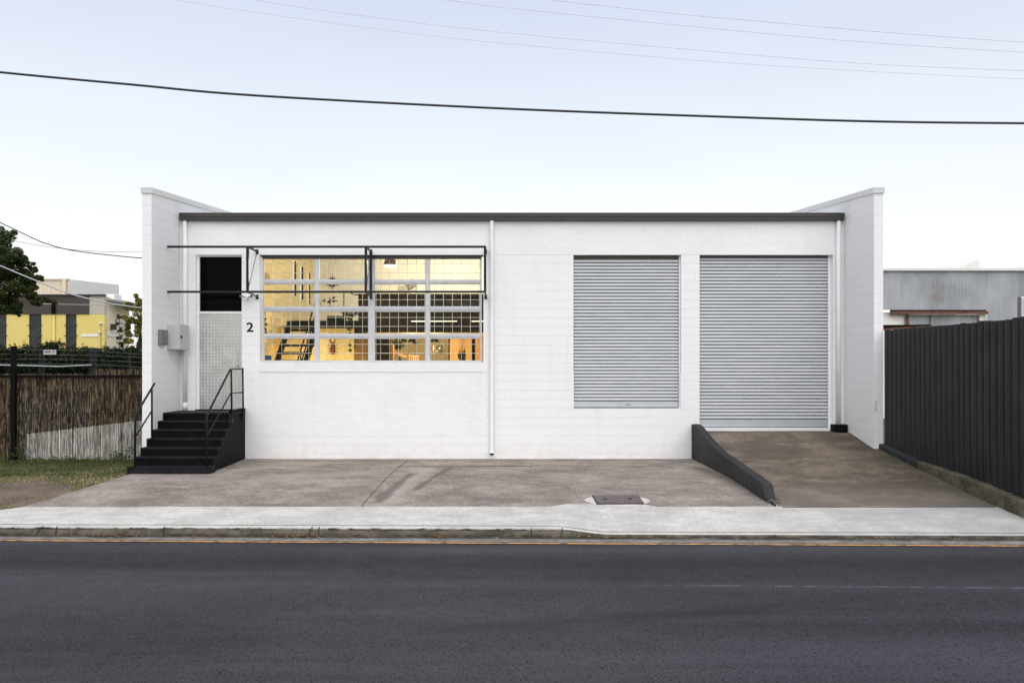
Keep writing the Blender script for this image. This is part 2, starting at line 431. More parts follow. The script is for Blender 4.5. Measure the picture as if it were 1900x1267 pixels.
sq = s.math('MULTIPLY', s.math('MULTIPLY', s.math('GREATER_THAN', q[0], -10.62), s.math('LESS_THAN', q[0], -9.05)), s.math('LESS_THAN', q[2], 1.40))
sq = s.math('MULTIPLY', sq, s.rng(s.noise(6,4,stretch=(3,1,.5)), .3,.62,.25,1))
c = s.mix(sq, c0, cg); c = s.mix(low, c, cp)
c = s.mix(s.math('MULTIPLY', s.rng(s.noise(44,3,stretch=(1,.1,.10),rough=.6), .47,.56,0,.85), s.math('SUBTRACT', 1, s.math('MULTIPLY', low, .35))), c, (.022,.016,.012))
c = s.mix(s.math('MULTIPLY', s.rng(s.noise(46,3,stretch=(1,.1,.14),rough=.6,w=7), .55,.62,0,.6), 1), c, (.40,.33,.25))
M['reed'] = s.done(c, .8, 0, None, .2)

s = NT('window_glass')     # thin clear pane
g = s.n('ShaderNodeBsdfGlossy'); g.inputs['Roughness'].default_value = .02
t = s.n('ShaderNodeBsdfTransparent'); t.inputs[0].default_value = (.96,.97,.96,1)
mx = s.n('ShaderNodeMixShader'); fr = s.n('ShaderNodeFresnel'); fr.inputs[0].default_value = 1.2
s.l(fr.outputs[0], mx.inputs[0]); s.l(t.outputs[0], mx.inputs[1]); s.l(g.outputs[0], mx.inputs[2]); s.l(mx.outputs[0], s.out.inputs[0])
M['glass'] = s.mat
M['darkglass'] = simple('dark_tinted_glass', (.0012,.0012,.0014), .12, var=.1, spec=.04)
M['wire'] = simple('white_wire', (.90,.91,.89), .5)
M['alu'] = simple('grey_white_window_frame', (.58,.58,.59), .45, var=.08, spec=.3)
M['fence'] = simple('charcoal_fence_paint', (.0160,.0180,.0185), .45, var=.35, scale=2.5, bump=.1, spec=.3)
M['moss'] = conc('mossy_stone', (.13,.12,.085), 3, 22, .4)
s = NT('charcoal_masonry_paint')
a = s.mix(s.rng(s.noise(1.6,6), .35,.65), (.030,.031,.032), (.044,.045,.046))
a = s.mix(s.rng(s.noise(9,5,w=3), .64,.70,0,.8), a, (.10,.09,.08))
M['retain'] = s.done(a, .7, 0, s.bump(s.noise(14,5), .4, .01), .15)
s = NT('aged_galvanised'); q = s.xyz()
pan = s.n('ShaderNodeTexWhiteNoise', noise_dimensions='1D'); s.l(s.math('FLOOR', s.math('DIVIDE', q[0], .76)), pan.inputs['W'])
a = s.mix(pan.outputs[0], (.24,.25,.27), (.36,.37,.39))
a = s.mix(s.rng(s.noise(.8,5,stretch=(1,1,.6)), .38,.66,0,.9), a, (.50,.51,.53))
a = s.mix(s.rng(s.noise(.7,5,w=17), .64,.72,0,.35), a, (.25,.13,.09))
M['galv'] = s.done(a, .5, .2, None)
M['rust'] = simple('rusty_steel', (.12,.052,.030), .8, var=.5, scale=5)
M['grey_box'] = simple('powder_coat_grey', (.50,.52,.52), .45, var=.05, scale=4)
M['dark_box'] = simple('dark_grey_box', (.17,.17,.155), .5, var=.08)
M['yellow_wall'] = block('yellow_blockwork', 'x', (.76,.61,.19), .88)
M['cream_wall'] = block('cream_blockwork', 'y', (.93,.79,.57), .9)  # side wall's sunlit brightness is put into the cream
M['beige'] = block('beige_blockwork', 'x', (.50,.44,.38), .88)
M['brown_clad'] = simple('brown_fascia', (.058,.045,.038), .7, var=.15, scale=3)
M['ribbed'] = simple('ribbed_cream_cladding', (.66,.56,.42), .6, var=.05)
M['dark_steel'] = simple('dark_window_bars', (.03,.03,.033), .5)
M['dim_glass'] = simple('dull_window_glass', (.10,.10,.10), .3, var=.3, scale=2)
M['pale_panel'] = simple('pale_panel', (.84,.83,.78), .6, var=.05)
M['sign'] = simple('white_sign', (.46,.43,.42), .6)
M['ink'] = simple('sign_ink', (.10,.08,.10), .6)
M['cable_black'] = simple('black_cable', (.018,.018,.022), .5)
M['cable_thin'] = simple('faded_cable', (.78,.77,.88), .5)
M['cable_pale'] = simple('pale_cable', (.40,.42,.42), .6)
M['cover'] = simple('rusty_brown_cover', (.14,.112,.108), .6, .2, var=.25, scale=12, bump=.2)
M['collar'] = simple('white_concrete_collar', (.62,.58,.53), .8, var=.12, scale=5, bump=.2)
# interior
M['in_block'] = block('interior_cream_block', 'y', (.70,.57,.31), .6, strength=1.6)
M['in_wall'] = simple('interior_cream_wall', (.82,.78,.66), .8, var=.05, scale=1.5)
M['in_dark'] = simple('interior_dark_timber', (.014,.010,.0045), .7, var=.6, scale=1.5, spec=.04)
M['in_black'] = simple('interior_black_steel', (.006,.006,.005), .6, spec=.05)
M['timber'] = simple('warm_timber', (.17,.10,.05), .5, var=.2, scale=5)
M['tan'] = simple('tan_panel', (.55,.37,.19), .7, var=.08)
M['beetle'] = simple('beetle_shell', (.16,.035,.012), .25, var=.5, scale=30)
M['ac_shade_tone'] = simple('shaded_plastic', (.30,.23,.13), .6)  # air conditioner casing, its shade put into the brown
M['pot'] = simple('pot_glaze', (.03,.03,.03), .4)
s = NT('lamp_glow'); s.p.inputs['Emission Color'].default_value = (1,.93,.80,1); s.p.inputs['Emission Strength'].default_value = 3
M['glow'] = s.done((.9,.9,.85), .5)
s = NT('tube_glow'); s.p.inputs['Emission Color'].default_value = (1,.86,.6,1); s.p.inputs['Emission Strength'].default_value = .8
M['tube'] = s.done((.9,.9,.85), .5)
s = NT('sticker_blue')
M['sticker'] = s.done(s.mix(s.rng(s.noise(40,2), .45,.55), (.004,.010,.02), (.015,.06,.12)), .4)

YF = 17.32
def X(px, Y=YF): return (px-CX)*Y/F
def Z(py, Y=YF): return EYE+(CY-py)*Y/F

# ------------------------------------------------------------------ ground
def kY(x): return 10.72-.014*x            # kerb face
def lY(x): return 10.36-.024*x            # orange line centre
def sstep(t): t = max(0, min(1, t)); return t*t*(3-2*t)
def drop(x): return sstep((x-.65)/.85)
ROAD = -.285
def lin(a, b, n): return [a+(b-a)*i/n for i in range(n+1)]
MB().grid([-1200,-200,-60,-14.01], [11.2,16,30,100,400,2500], lambda x,y: -.045).grid([-14.01,-7.9], [17.0,30,100,400,2500], lambda x,y: -.045)\
    .grid([-7.9,8.2,14,60,200,1200], [17.0,30,100,400,2500], lambda x,y: -.045).grid([8.2,14,60,200,1200], [11.2,17], lambda x,y: -.045)\
    .build('ground', M['far'], kind='structure')
MB().grid(lin(-1200,1200,60), [-40, 0, 5, 10.9], lambda x,y: ROAD, smooth=False).build('road', M['road'], kind='structure')
MB().grid([-1200, 1200], [-2500, -40], lambda x,y: ROAD).build('far_side_ground', M['far'], kind='structure')
xs = lin(-30, 30, 240)
g = MB()
vs = []; 
for x in xs: vs += [(x, lY(x)+.07, ROAD+.004), (x, kY(x)+.02, ROAD+.010)]
g.add(vs, [(2*i, 2*i+2, 2*i+3, 2*i+1) for i in range(len(xs)-1)]); g.build('gutter_strip', M['gutterc'], kind='structure')
vs = []
for x in xs:
    j = .006*mnoise.noise(Vector((x*1.3, 0, 0))); vs += [(x, lY(x)-.028+j, ROAD+.008), (x, lY(x)+.026+j, ROAD+.008)]
MB().add(vs, [(2*i, 2*i+2, 2*i+3, 2*i+1) for i in range(len(xs)-1)]).build('edge_line', M['orange'], kind='structure')

def siteZ(x, y):
    t = max(0, min(1, (14.6-y)/2.5)); return -.115*(t*t*.35+t*.65)
def pathz(x, y):            # footpath surface
    y0, y1 = kY(x)+.16, 12.1
    t = (y-y0)/(y1-y0)
    zf = -.160-.078*drop(x); return zf+(-.115-zf)*max(0, min(1, t))
# kerb with worn, rounded arris, vertical joints every 2.4 m
kx = lin(-14, 14, 700); vs = []; n = 6
for x in kx:
    d = drop(x); top = -.160-.078*d; k = kY(x); j = .006*mnoise.noise(Vector((x*2.1, 3, 0)))+.004*mnoise.noise(Vector((x*9, 7, 0)))
    jt = abs(((x+5.9) % 2.4)-.0) < .03
    if jt: j += .03
    if abs(((x+6.1) % 3.9)-(top+.3)*.6) < .022: j += .03
    vs += [(x, k+j-.01, ROAD-.02), (x, k+j, ROAD+.03), (x, k+.012+j, top-.035*(1-d)-.006), (x, k+.035+j, top-.008), (x, k+.07, top-.001), (x, k+.155, top+.001)]
g = MB()
nx = len(kx)
g.add(vs, [(i*n+j, (i+1)*n+j, (i+1)*n+j+1, i*n+j+1) for i in range(nx-1) for j in range(3)], 0, True)
g.add(vs, [(i*n+j, (i+1)*n+j, (i+1)*n+j+1, i*n+j+1) for i in range(nx-1) for j in (3,4)], 1, True)
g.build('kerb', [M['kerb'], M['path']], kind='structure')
for px, dx in ((66,.05),(97,0),(299,0),(575,.04),(590,0),(986,0),(1043,.02)):
    x = (px-CX)*10.72/F; j = [(x-dx, kY(x)-.006, ROAD+.02), (x-dx*.4, kY(x)-.004, ROAD+.06), (x, kY(x)+.012, -.175), (x+dx*.5, kY(x)+.05, -.160)]
    MB().tube(j, .007, 4).build('kerb_crack', M['crack'], kind='structure')
# footpath: uneven inner edge, cut off at the lawn on the left
vs = []; px_ = lin(-7.95, 14, 440); m = 8
for x in px_:
    y0 = kY(x)+.165; y1 = 12.1+.015*mnoise.noise(Vector((x*1.1,0,5)))+.012*mnoise.noise(Vector((x*6,0,2)))
    if x < -7.38: y1 = min(y1, 12.08-(-7.38-x)*.9)
    elif x < -5.6: y1 -= .03
    if .75 < x < 1.0: y1 += (x-.75)/.25*.17
    elif 1.0 <= x < 2.2: y1 += .17
    elif 2.2 <= x < 2.35: y1 += .17*(2.35-x)/.15
    for k in range(m+1):
        y = y0+(y1-y0)*k/m; vs.append((x, y, (pathz(x, y) if y < 12.1 else siteZ(x, y))+.004))
MB().add(vs, [(i*(m+1)+k, (i+1)*(m+1)+k, (i+1)*(m+1)+k+1, i*(m+1)+k+1) for i in range(len(px_)-1) for k in range(m)], 0, True)\
    .build('footpath', M['path'], kind='structure')
# groove behind the kerb
g = MB(); g.tube([(x, kY(x)+.16, -.160-.078*drop(x)+.001) for x in lin(-8.4, 14, 200)], .006, 4); g.build('kerb_joint', M['crack'], kind='structure')

# apron (forecourt slab)
edge = [(-7.05,17.3),(-7.05,14.9),(-7.16,13.6),(-7.3,12.6),(-7.42,12.02)]
def leftx(y):
    for (x0,y0),(x1,y1) in zip(edge, edge[1:]):
        if y1 <= y <= y0: return x0+(x1-x0)*(y0-y)/(y0-y1)
    return -7.42
ys = lin(12.088, YF+.02, 40); vs = []
for y in ys:
    xl = leftx(y)+.03*mnoise.noise(Vector((0, y*2.5, 1)))
    for i in range(61):
        x = xl+(4.2-xl)*i/60; vs.append((x, y, siteZ(x,y)-.001+(0 if 12.2 < y < YF else 0)))
MB().add(vs, [(j*61+i, j*61+i+1, (j+1)*61+i+1, (j+1)*61+i) for j in range(40) for i in range(60)], 0, True)\
    .build('forecourt', M['apron'], kind='structure')
a, b = gp(757, 852, 0), gp(671, 939, -.113)
g = MB(); g.tube([(a.x+(b.x-a.x)*t, a.y+(b.y-a.y)*t, siteZ(0, a.y+(b.y-a.y)*t)) for t in lin(0,1,10)], .0065, 4); g.build('slab_joint', M['crack'], kind='structure')
# ramp
def rampZ(y):
    pts = [(12.0,-.125),(12.6,-.06),(14.4,.165),(15.92,.372),(17.0,.60),(17.45,.618)]
    for (y0,z0),(y1,z1) in zip(pts, pts[1:]):
        if y <= y1: return z0+(z1-z0)*(y-y0)/(y1-y0)
    return .618
ys = lin(12.03, YF+.1, 50)
MB().grid(lin(4.25, 7.72, 24), ys, lambda x,y: rampZ(y) - .002 + .008*mnoise.noise(Vector((x,y,0)))*min(1,(y-12.03)*2))\
    .build('loading_ramp', M['ramp'], kind='structure')
MB().tube([(x, 12.06+.01*mnoise.noise(Vector((x*3,0,0))), -.114) for x in lin(4.3, 7.6, 30)], .010, 4).build('ramp_joint', M['crack'], kind='structure')
# soil under the lawn
MB().grid(lin(-14, -7.0, 70), lin(11.15, 17.6, 65), lambda x,y: (siteZ(x,y)-.012+.015*mnoise.noise(Vector((x*1.5,y*1.5,0)))) if y > 12.1 else min(-.135, pathz(x,y)-.02) if x > -7.9 else -.14).build('lawn_soil', M['soil'], kind='structure')
# lawn (stuff)
rng = random.Random(3); g = MB()
def bare(px, py):
    d = ((px-20)/135)**2+((py-909)/17)**2+.5*mnoise.noise(Vector((px*.03, py*.12, 0)))
    return d < 1
cnt = 0
while cnt < 46000:
    y = rng.uniform(11.75, 17.1); x = rng.uniform(-11.6, -7.0)
    if x > leftx(y)-.02: continue
    if y < 12.08 and x > -7.38-(12.08-y)/.9-.02: continue
    px, py = CX+x*F/y, CY+EYE*F/y
    if px < -60: continue
    cnt += 1
    if y < 16.9 and bare(px, py+1) and rng.random() < .93: continue
    z = siteZ(x,y)-.012; h = rng.uniform(.018,.045)*(1.5 if y > 16.6 else 1); a = rng.uniform(0, 6.28); w_ = rng.uniform(.003,.006)
    lx, ly = rng.uniform(-.03,.03), rng.uniform(-.03,.03)
    if mnoise.noise(Vector((x*1.4,y*2.2,4))) > .05: h *= .7
    g.add([(x-math.cos(a)*w_, y-math.sin(a)*w_, z), (x+math.cos(a)*w_, y+math.sin(a)*w_, z), (x+lx, y+ly, z+h)], [(0,1,2)],
          1 if rng.random() < max(.04, min(.8, (15.9-y)*.35+.5*mnoise.noise(Vector((x*1.1,y*1.8,9))))) else 0)
g.build('lawn_grass', [M['grass'], M['straw']], label='short patchy lawn between the reed fence and the footpath', kind='stuff', cat='grass')
# leaf litter along the gutter (stuff)
g = MB(); rng = random.Random(5)
for x0, x1, n in ((138,242,160),(498,600,150),(800,830,26),(640,690,12),(1000,1300,46),(1500,1850,50),(330,420,22)):
    for _ in range(n):
        px = rng.gauss((x0+x1)/2, (x1-x0)/4); x = X(px, 10.6); y = kY(x)-abs(rng.gauss(0,.06))-.02; z = ROAD+.016+rng.random()*.012
        a = rng.uniform(0,6.28); L = rng.uniform(.012,.035); w_ = L*.35; c, s_ = math.cos(a), math.sin(a); t = rng.uniform(0,.012)
        g.add([(x-c*L,y-s_*L,z),(x+s_*w_,y-c*w_,z+t),(x+c*L,y+s_*L,z+t),(x-s_*w_,y+c*w_,z)], [(0,1,2,3)])
g.build('leaf_litter', M['litter'], label='dry brown leaves gathered in the gutter below the kerb', kind='stuff', cat='leaves')

# ------------------------------------------------------------------ the warehouse
bld = thing('warehouse', (0.2, YF, 0), 'low white painted block building with two roller shutters and a gridded window', 'building')
BOT = -.3; TOP = 5.33
LX, RX = -7.127, 7.53
dX0, dX1 = X(363), X(448.5); wX0, wX1 = X(482), X(897); sX0, sX1 = X(1064), X(1264); rX0, rX1 = X(1298), X(1545.5)
hT = Z(473); dB = 1.06; wB = Z(672); sB = Z(757.5); rB = .618
g = MB(); T = YF+.2
def fb(x0, x1, z0, z1, m=0, p=0): g.box(x0, x1, YF-p, T, z0, z1, m)
fb(LX, RX, hT, TOP, 1, .004)                        # rendered beam
fb(LX, dX0, BOT, hT); fb(dX0, dX1, BOT, dB); fb(dX1, wX0, BOT, hT)
rl, rt, rb = X(482), Z(690), Z(809)
fb(wX0, X(897), Z(809), wB-.001, 1, .003); fb(wX0, X(897), BOT, Z(809)-.001)
fb(wX1, sX0, BOT, hT); fb(sX0, sX1, BOT, sB); fb(sX1, rX0, BOT, hT); fb(rX0, rX1, BOT, rB-.02); fb(rX1, RX, BOT, hT)
g.build('wall', [M['block_x'], M['stucco']], bld)
g = MB(); g.box(X(482)-.01, X(896), YF-.018, YF+.14, Z(690), Z(672)+.002); g.build('window_sill', M['white'], bld)
for nm, x0, x1 in (('side_wall', LX-.193, LX), ('side_wall', RX, RX+.19)):
    g = MB(); tz = lambda y: 5.55+.085*(y-15.92)
    g.extr([(15.92,BOT),(30.2,BOT),(30.2,tz(30.2)),(15.92,tz(15.92))], x0, x1)
    if x0 > 0:   # knocked corner of the right wing wall
        pass
    o = g.build(nm, [M['block_y']], bld)
    g = MB(); y0 = 15.89
    g.extr([(y0,tz(y0)+.001),(30.22,tz(30.22)+.001),(30.22,tz(30.22)+.115),(y0,tz(y0)+.115)], x0-.02, x1+.02, m=0)
    me = g.build('coping', [M['cap_side'], M['cap']], bld)
    for p in me.data.polygons:
        if p.normal.y < -.9: p.material_index = 1
# front faces of the wings get joints that run in x
for x0, x1 in ((LX-.193, LX), (RX, RX+.19)):
    g = MB(); g.box(x0+.001, x1-.001, 15.914, 15.93, BOT, 5.545); g.build('end_pier', M['block_x'], bld)
g = MB(); g.box(LX-.193, RX+.19, 30.0, 30.2, BOT, 6.6); g.build('rear_wall', M['block_x'], bld)
g = MB(); g.extr([(YF+.0,5.345),(30,6.42),(30,6.47),(YF+.0,5.395)], LX+.001, RX-.001); g.build('roof', M['galv'], bld)
# gutter: quad profile with front bead
g = MB(); y1 = YF-.006; y0 = YF-.125
g.extr([(y0+.012,5.235),(y1,5.235),(y1,5.385),(y1-.006,5.385),(y1-.006,5.243),(y0+.014,5.243),(y0+.008,5.33),(y0+.008,5.392),(y0+.016,5.392),(y0+.016,5.404),(y0-.004,5.404),(y0-.004,5.385),(y0,5.38),(y0,5.325),(y0+.006,5.31)], X(332.5,17.2), X(1567,17.2))
g.build('gutter', M['gutter'], bld)
g = MB(); g.box(LX+.002, RX-.002, YF-.03, YF-.006, 5.195, 5.234); g.build('fascia_board', M['white'], bld)
# downpipes
def pipe(px, zb, r=.048, shoe=False):
    g = MB(); x = X(px, 17.25); y = YF-.062
    pts = [(x, y, 5.237), (x, y, zb+(.08 if shoe else 0))]
    if shoe: pts += [(x, y-.01, zb+.04), (x, y-.035, zb+.005), (x, y-.06, zb-.015)]
    g.tube(pts, r, 14, caps=not shoe)
    if shoe: g.tube([(x, y-.056, zb-.011), (x, y-.05, zb+.0)], r*.86, 12, m=1)
    if zb > 1: g.tube([(x,y,zb),(x,y,zb+.16)], r+.004, 14)
    g.build('downpipe', [M['white'], M['in_black']], bld)
pipe(343, 1.08); pipe(912.5, .12, shoe=True); pipe(1556, .72)
g = MB(); cx_, cy_ = X(1558, 17.2), YF-.13
prof = [(cx_+.155*math.cos(a), cy_-.02+.13*math.sin(a)) for a in lin(math.pi, 2*math.pi, 14)]+[(cx_+.155, YF-.004), (cx_-.155, YF-.004)]
g.extr(prof, .50, .765, 'z'); g.build('drain_collar', M['black'], bld)

# chipped corner block of the right wing wall
g = MB(); rg = random.Random(4); zc = Z(752, 15.91)
for i in range(9):
    a = rg.uniform(0, .11); z = zc+rg.uniform(-.11,.10); r_ = rg.uniform(.012,.028)
    g.lathe([(0,-.006),(r_*.6,-.004),(r_,0)], (RX+.012+a*.5, 15.913, z), 6, axis=(rg.uniform(-.2,.2),1,rg.uniform(-.3,.3)), smooth=False)
g.box(RX+.001, RX+.03, 15.908, 15.914, zc-.09, zc-.05)
g.build('chipped_corner', M['collar'], bld)
# door
dr = MB().box(dX0+.07, dX1-.002, YF+.075, YF+.11, dB+.03, Z(582)).build('door', M['plate'], bld)
g = MB(); p = .0365                               # raised lozenges of the tread plate
nxp = int((dX1-dX0-.09)/p); nzp = int((Z(582)-dB-.05)/p)
for i in range(nxp):
    for j in range(nzp):
        if (i+j) % 2: continue
        cx_, cz = dX0+.095+i*p, dB+.06+j*p; a = R(42 if (i//1) % 2 else -42); L, w_ = .026, .0095
        c, s_ = math.cos(a), math.sin(a)
        pts = [(cx_+c*L, cz+s_*L), (cx_-s_*w_, cz+c*w_), (cx_-c*L, cz-s_*L), (cx_+s_*w_, cz-c*w_)]
        g.add([(q[0], YF+.0745, q[1]) for q in pts]+[(cx_, YF+.0665, cz)], [(0,4,1),(1,4,2),(2,4,3),(3,4,0)])
g.build('tread_pattern', M['lozenge'], dr)
g = MB(); kx_, kz = X(441,17.4), Z(677.5,17.4)
g.lathe([(0,-.075),(.022,-.07),(.028,-.05),(.022,-.035),(.010,-.03),(.010,0),(.026,0),(.026,.004)], (kx_, YF+.07, kz), 14, axis=(0,1,0))
g.build('door_knob', M['shutter_bar'], dr)
MB().lathe([(0,-.012),(.02,-.01),(.022,0)], (kx_, YF+.073, kz+.12), 12, axis=(0,1,0)).build('deadbolt', M['shutter_bar'], dr)
g = MB(); g.box(kx_-.02, kx_+.03, YF+.062, YF+.072, kz+.15, kz+.30); g.build('lock_guard', M['plate'], dr)
g = MB()
g.box(dX0+.001, dX0+.065, YF+.05, YF+.12, dB+.03, hT-.03); g.box(dX0+.065, dX1-.001, YF+.05, YF+.12, hT-.035, hT-.001)
g.box(dX0+.066, dX1-.001, YF+.05, YF+.12, Z(581.5), Z(577.5)); g.build('door_frame', M['white'], bld)
tg = MB().box(dX0+.068, dX1-.003, YF+.085, YF+.095, Z(577.5)+.002, hT-.037).build('transom_light', M['darkglass'], bld)
g = MB(); g.box(dX0+.08, dX1-.02, YF+.08, YF+.0845, 3.455, 3.468); g.build('glazing_bar', M['in_black'], tg)
g = MB(); g.box(dX0+.02, dX1+.03, YF-.10, YF+.05, dB-.01, dB+.028); g.build('threshold', M['black'], bld)

# window: one frame, sixteen panes, wire mesh behind
win = MB(); y0, y1 = YF+.075, YF+.125
cols = [(489,584),(592,683.5),(695,789.5),(797.5,891.5)]; rows = [(480,519),(527,569),(578,619.5),(628,669.5)]
Yw = YF+.075
fx0, fx1, fz0, fz1 = X(486,Yw), X(894,Yw), Z(671.5,Yw), Z(476.5,Yw)
xs_ = [fx0]+sum([[X(a,Yw), X(b,Yw)] for a,b in cols], [])+[fx1]
zs_ = [fz1]+sum([[Z(a,Yw), Z(b,Yw)] for a,b in rows], [])+[fz0]
for i in range(0, 10, 2): win.bev(xs_[i], xs_[i+1], y0, y1, fz0, fz1, .006)
for k in range(0, 10, 2):
    for i in range(1, 8, 2): win.bev(xs_[i]-.004, xs_[i+1]+.004, y0+.004, y1-.003, zs_[k+1], zs_[k], .005)
# inner sash beads
for i in range(1, 8, 2):
    for k in range(1, 8, 2):
        xa, xb, zb, za = xs_[i], xs_[i+1], zs_[k+1], zs_[k]; t = .010
        win.box(xa, xb, y0+.02, y0+.04, zb-.0, zb+t); win.box(xa, xa+t, y0+.02, y0+.04, zb+t, za-t)
        win.box(xb-t, xb, y0+.02, y0+.04, zb+t, za-t); win.box(xa, xb, y0+.02, y0+.04, za-t, za)
for k in range(2, 8, 2):                # weather lip along each transom
    for i in range(1, 8, 2): win.box(xs_[i], xs_[i+1], y0-.010, y0+.0035, zs_[k+1]+(zs_[k]-zs_[k+1])*.42, zs_[k]-.002)
wo = win.build('window', [M['alu']], bld)
for i in range(1, 8, 2):
    for k in range(1, 8, 2):
        MB().box(xs_[i]+.001, xs_[i+1]-.001, y0+.028, y0+.031, zs_[k+1]+.001, zs_[k]-.001).build('pane', M['glass'], wo)
g = MB(); Ym = YF+.165
for k in range(25): x = X(489.4+16.66*k+.2, Ym); g.tube([(x,Ym,fz0),(x,Ym,fz1)], .0052, 5)
for k in range(12): z = Z(489.7+16.55*k, Ym); g.tube([(fx0,Ym+.006,z),(fx1,Ym+.006,z)], .0052, 5)
for px in (788, 891, 685, 698.0): g.tube([(X(px,Ym),Ym,fz0),(X(px,Ym),Ym,fz1)], .0035, 5)
g.build('security_mesh', M['wire'], wo)
g = MB(); g.box(wX0+.002, wX1-.002, YF+.066, YF+.13, fz1+.001, hT-.001); g.box(fx0+.02, fx1-.02, YF+.060, YF+.0745, Z(480.5,Yw), fz1); g.build('window_head_and_shade', M['gutter'], wo)  # head piece, plus a dark strip standing for shade on the top frame
MB().box(X(491,Yw), X(503,Yw), y0+.0245, y0+.026, Z(668,Yw), Z(659.5,Yw)).build('security_sticker', M['sticker'], wo)

# roller shutters
def shutter(x0, x1, z0, z1, bar, parent):
    pitch = .0748; yb = YF+.13
    g = MB(); prof = []
    z = z0+bar; n = int((z1-z-.02)/pitch)
    for i in range(n):
        zz = z+i*pitch
        prof += [(yb+.050, zz), (yb+.050, zz+.0125), (yb-.018, zz+.0175), (yb-.0255, zz+.0210), (yb-.0275, zz+.026), (yb-.0275, zz+.040), (yb-.0265, zz+.052), (yb-.022, zz+.0595), (yb-.012, zz+.0635), (yb+.050, zz+.0650)]
    prof.append((yb+.05, z1-.002))
    g.extr(prof, x0+.004, x1-.004, closed=False, smooth=False)
    cur = g.build('roller_shutter', M['shutter'], parent)
    g = MB(); g.bev(x0+.006, x1-.006, yb-.022, yb+.01, z0+.022, z0+bar-.004, .006); g.box(x0+.006, x1-.006, yb-.03, yb+.008, z0+.022, z0+.045)
    g.build('bottom_rail', M['shutter_bar'], cur)
    g = MB(); g.box(x0+.002, x1-.002, yb+.06, yb+.07, z0, z1-.001); g.build('shutter_backing', M['in_black'], cur)
    MB().box(x0+.003, x1-.003, yb-.045, yb+.02, z1-.062, z1-.001).build('recess_shade_strip', M['gutter'], parent)  # dark strip standing in for the shadow at the recess top
    return cur
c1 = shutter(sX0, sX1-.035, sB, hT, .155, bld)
MB().box(X(1161,17.43), X(1170,17.43), YF+.1045, YF+.107, Z(751.2,17.43), Z(750,17.43)).build('shutter_mark', M['rust'], c1)
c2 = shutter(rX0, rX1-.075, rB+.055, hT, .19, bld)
g = MB(); g.box(rX0+.001, rX1-.001, YF-.0+.004, YF+.19, rB-.019, rB+.062); g.build('door_sill', M['white'], bld)
MB().box(rX1-.072, rX1-.001, YF+.09, YF+.19, rB+.063, hT-.001).build('shutter_guide', M['white'], bld)
MB().box(sX1-.033, sX1-.001, YF+.09, YF+.19, sB, hT-.001).build('shutter_guide', M['white'], bld)
for x0, x1 in ((X(1058), X(1064.6)), (X(1262.5), X(1272))):
    g = MB(); g.box(x0, x1, YF-.006, YF+.002, Z(760), Z(691))
    for py in (702, 727, 752): g.lathe([(0,-.006),(.007,-.004),(.009,0)], ((x0+x1)/2, YF-.006, Z(py)), 8, axis=(0,1,0))
    g.build('guide_plate', M['white'], bld)

# ------------------------------------------------------------------ entrance steps
st = thing('entrance_steps', (-6.4, 16.2, 0), 'black painted concrete steps rising to the metal door', 'steps')
dep = [2.40,2.14,1.89,1.64,1.39,1.13,.88]; tops = [.125+.157*k for k in range(7)]
prof = [(YF-dep[0], BOT)]
for d, t in zip(dep, tops): prof += [(YF-d, (prof[-1][1] if prof[-1][1] > BOT else BOT)), (YF-d, t)]
prof = [(YF-dep[0], BOT)]
prev = BOT
for d, t in zip(dep, tops):
    if prev != BOT: prof.append((YF-d, prev))
    prof.append((YF-d, t)); prev = t
prof += [(YF-.001, tops[-1]), (YF-.001, BOT)]
g = MB(); rx = lambda y: -5.69+.085*(YF-y)/2.4
n = len(prof); vs = [(LX+.003, y, z) for y, z in prof]+[(rx(y), y, z) for y, z in prof]
g.add(vs, [(i,(i+1)%n,n+(i+1)%n,n+i) for i in range(n)]+[tuple(range(n))[::-1], tuple(range(n,2*n))])
g.build('stair_block', M['black'], st)
g = MB()
for k, (d, t) in enumerate(zip(dep, tops)):    # slightly proud nosings, a paler black than the risers
    y = YF-d; w_ = .03
    x0 = LX+.004 if k else LX-.02
    g.bev(x0, rx(y)+(.006 if k else .045), y-.012, y+.26 if k < 6 else YF-.11, t-.035 if k else -.02, t+.003, .006)
g.build('treads', M['tread'], st)
g = MB(); g.bev(-5.76, -5.675, YF-.86, YF-.02, tops[-1]+.003, tops[-1]+.055, .008); g.build('landing_kerb', M['black'], st)
def rnd(pts, r=.06, n=5):
    out = [Vector(pts[0])]
    for a, b, c in zip(pts, pts[1:], pts[2:]):
        a, b, c = map(Vector, (a, b, c)); p = b+(a-b).normalized()*r; q = b+(c-b).normalized()*r
        for t in lin(0,1,n): out.append(p*(1-t)**2+b*2*t*(1-t)+q*t*t)
    out.append(Vector(pts[-1])); return out
hr = MB(); x = -7.0
hr.tube(rnd([(x,14.93,.12),(x,14.93,1.10),(x,15.76,1.70)]), .021, 10)
hr.tube([(x,15.64,.60),(x,15.64,1.60)], .019, 10); hr.tube([(x,14.94,.70),(x,15.64,1.16)], .016, 8)
hr.bev(x-.05, x+.05, 15.59, 15.69, .60, .612, .003); hr.bev(x-.05, x+.05, 14.94-.05, 14.94+.05, .128, .14, .003)
hr.build('handrail', M['rail'], st)
hr = MB(); xa, xb = -5.64, -5.66
hr.tube(rnd([(xa,14.93,.12),(xa,14.93,1.10),(xb,16.30,1.985),(xb,17.10,1.985)]), .021, 10)
hr.tube([(xb+.012,16.34,.93),(xb+.0,16.34,1.97)], .02, 10); hr.tube([(xb+.012,17.06,.90),(xb,17.06,1.97)], .02, 10)
hr.tube(rnd([(xa,14.94,.70),(xb,16.30,1.475),(xb,17.06,1.475)], .04), .015, 8)
for y, z in ((16.34,.95),(17.06,.97)): hr.bev(-5.70, -5.635, y-.03, y+.03, z-.09, z+.09, .004)
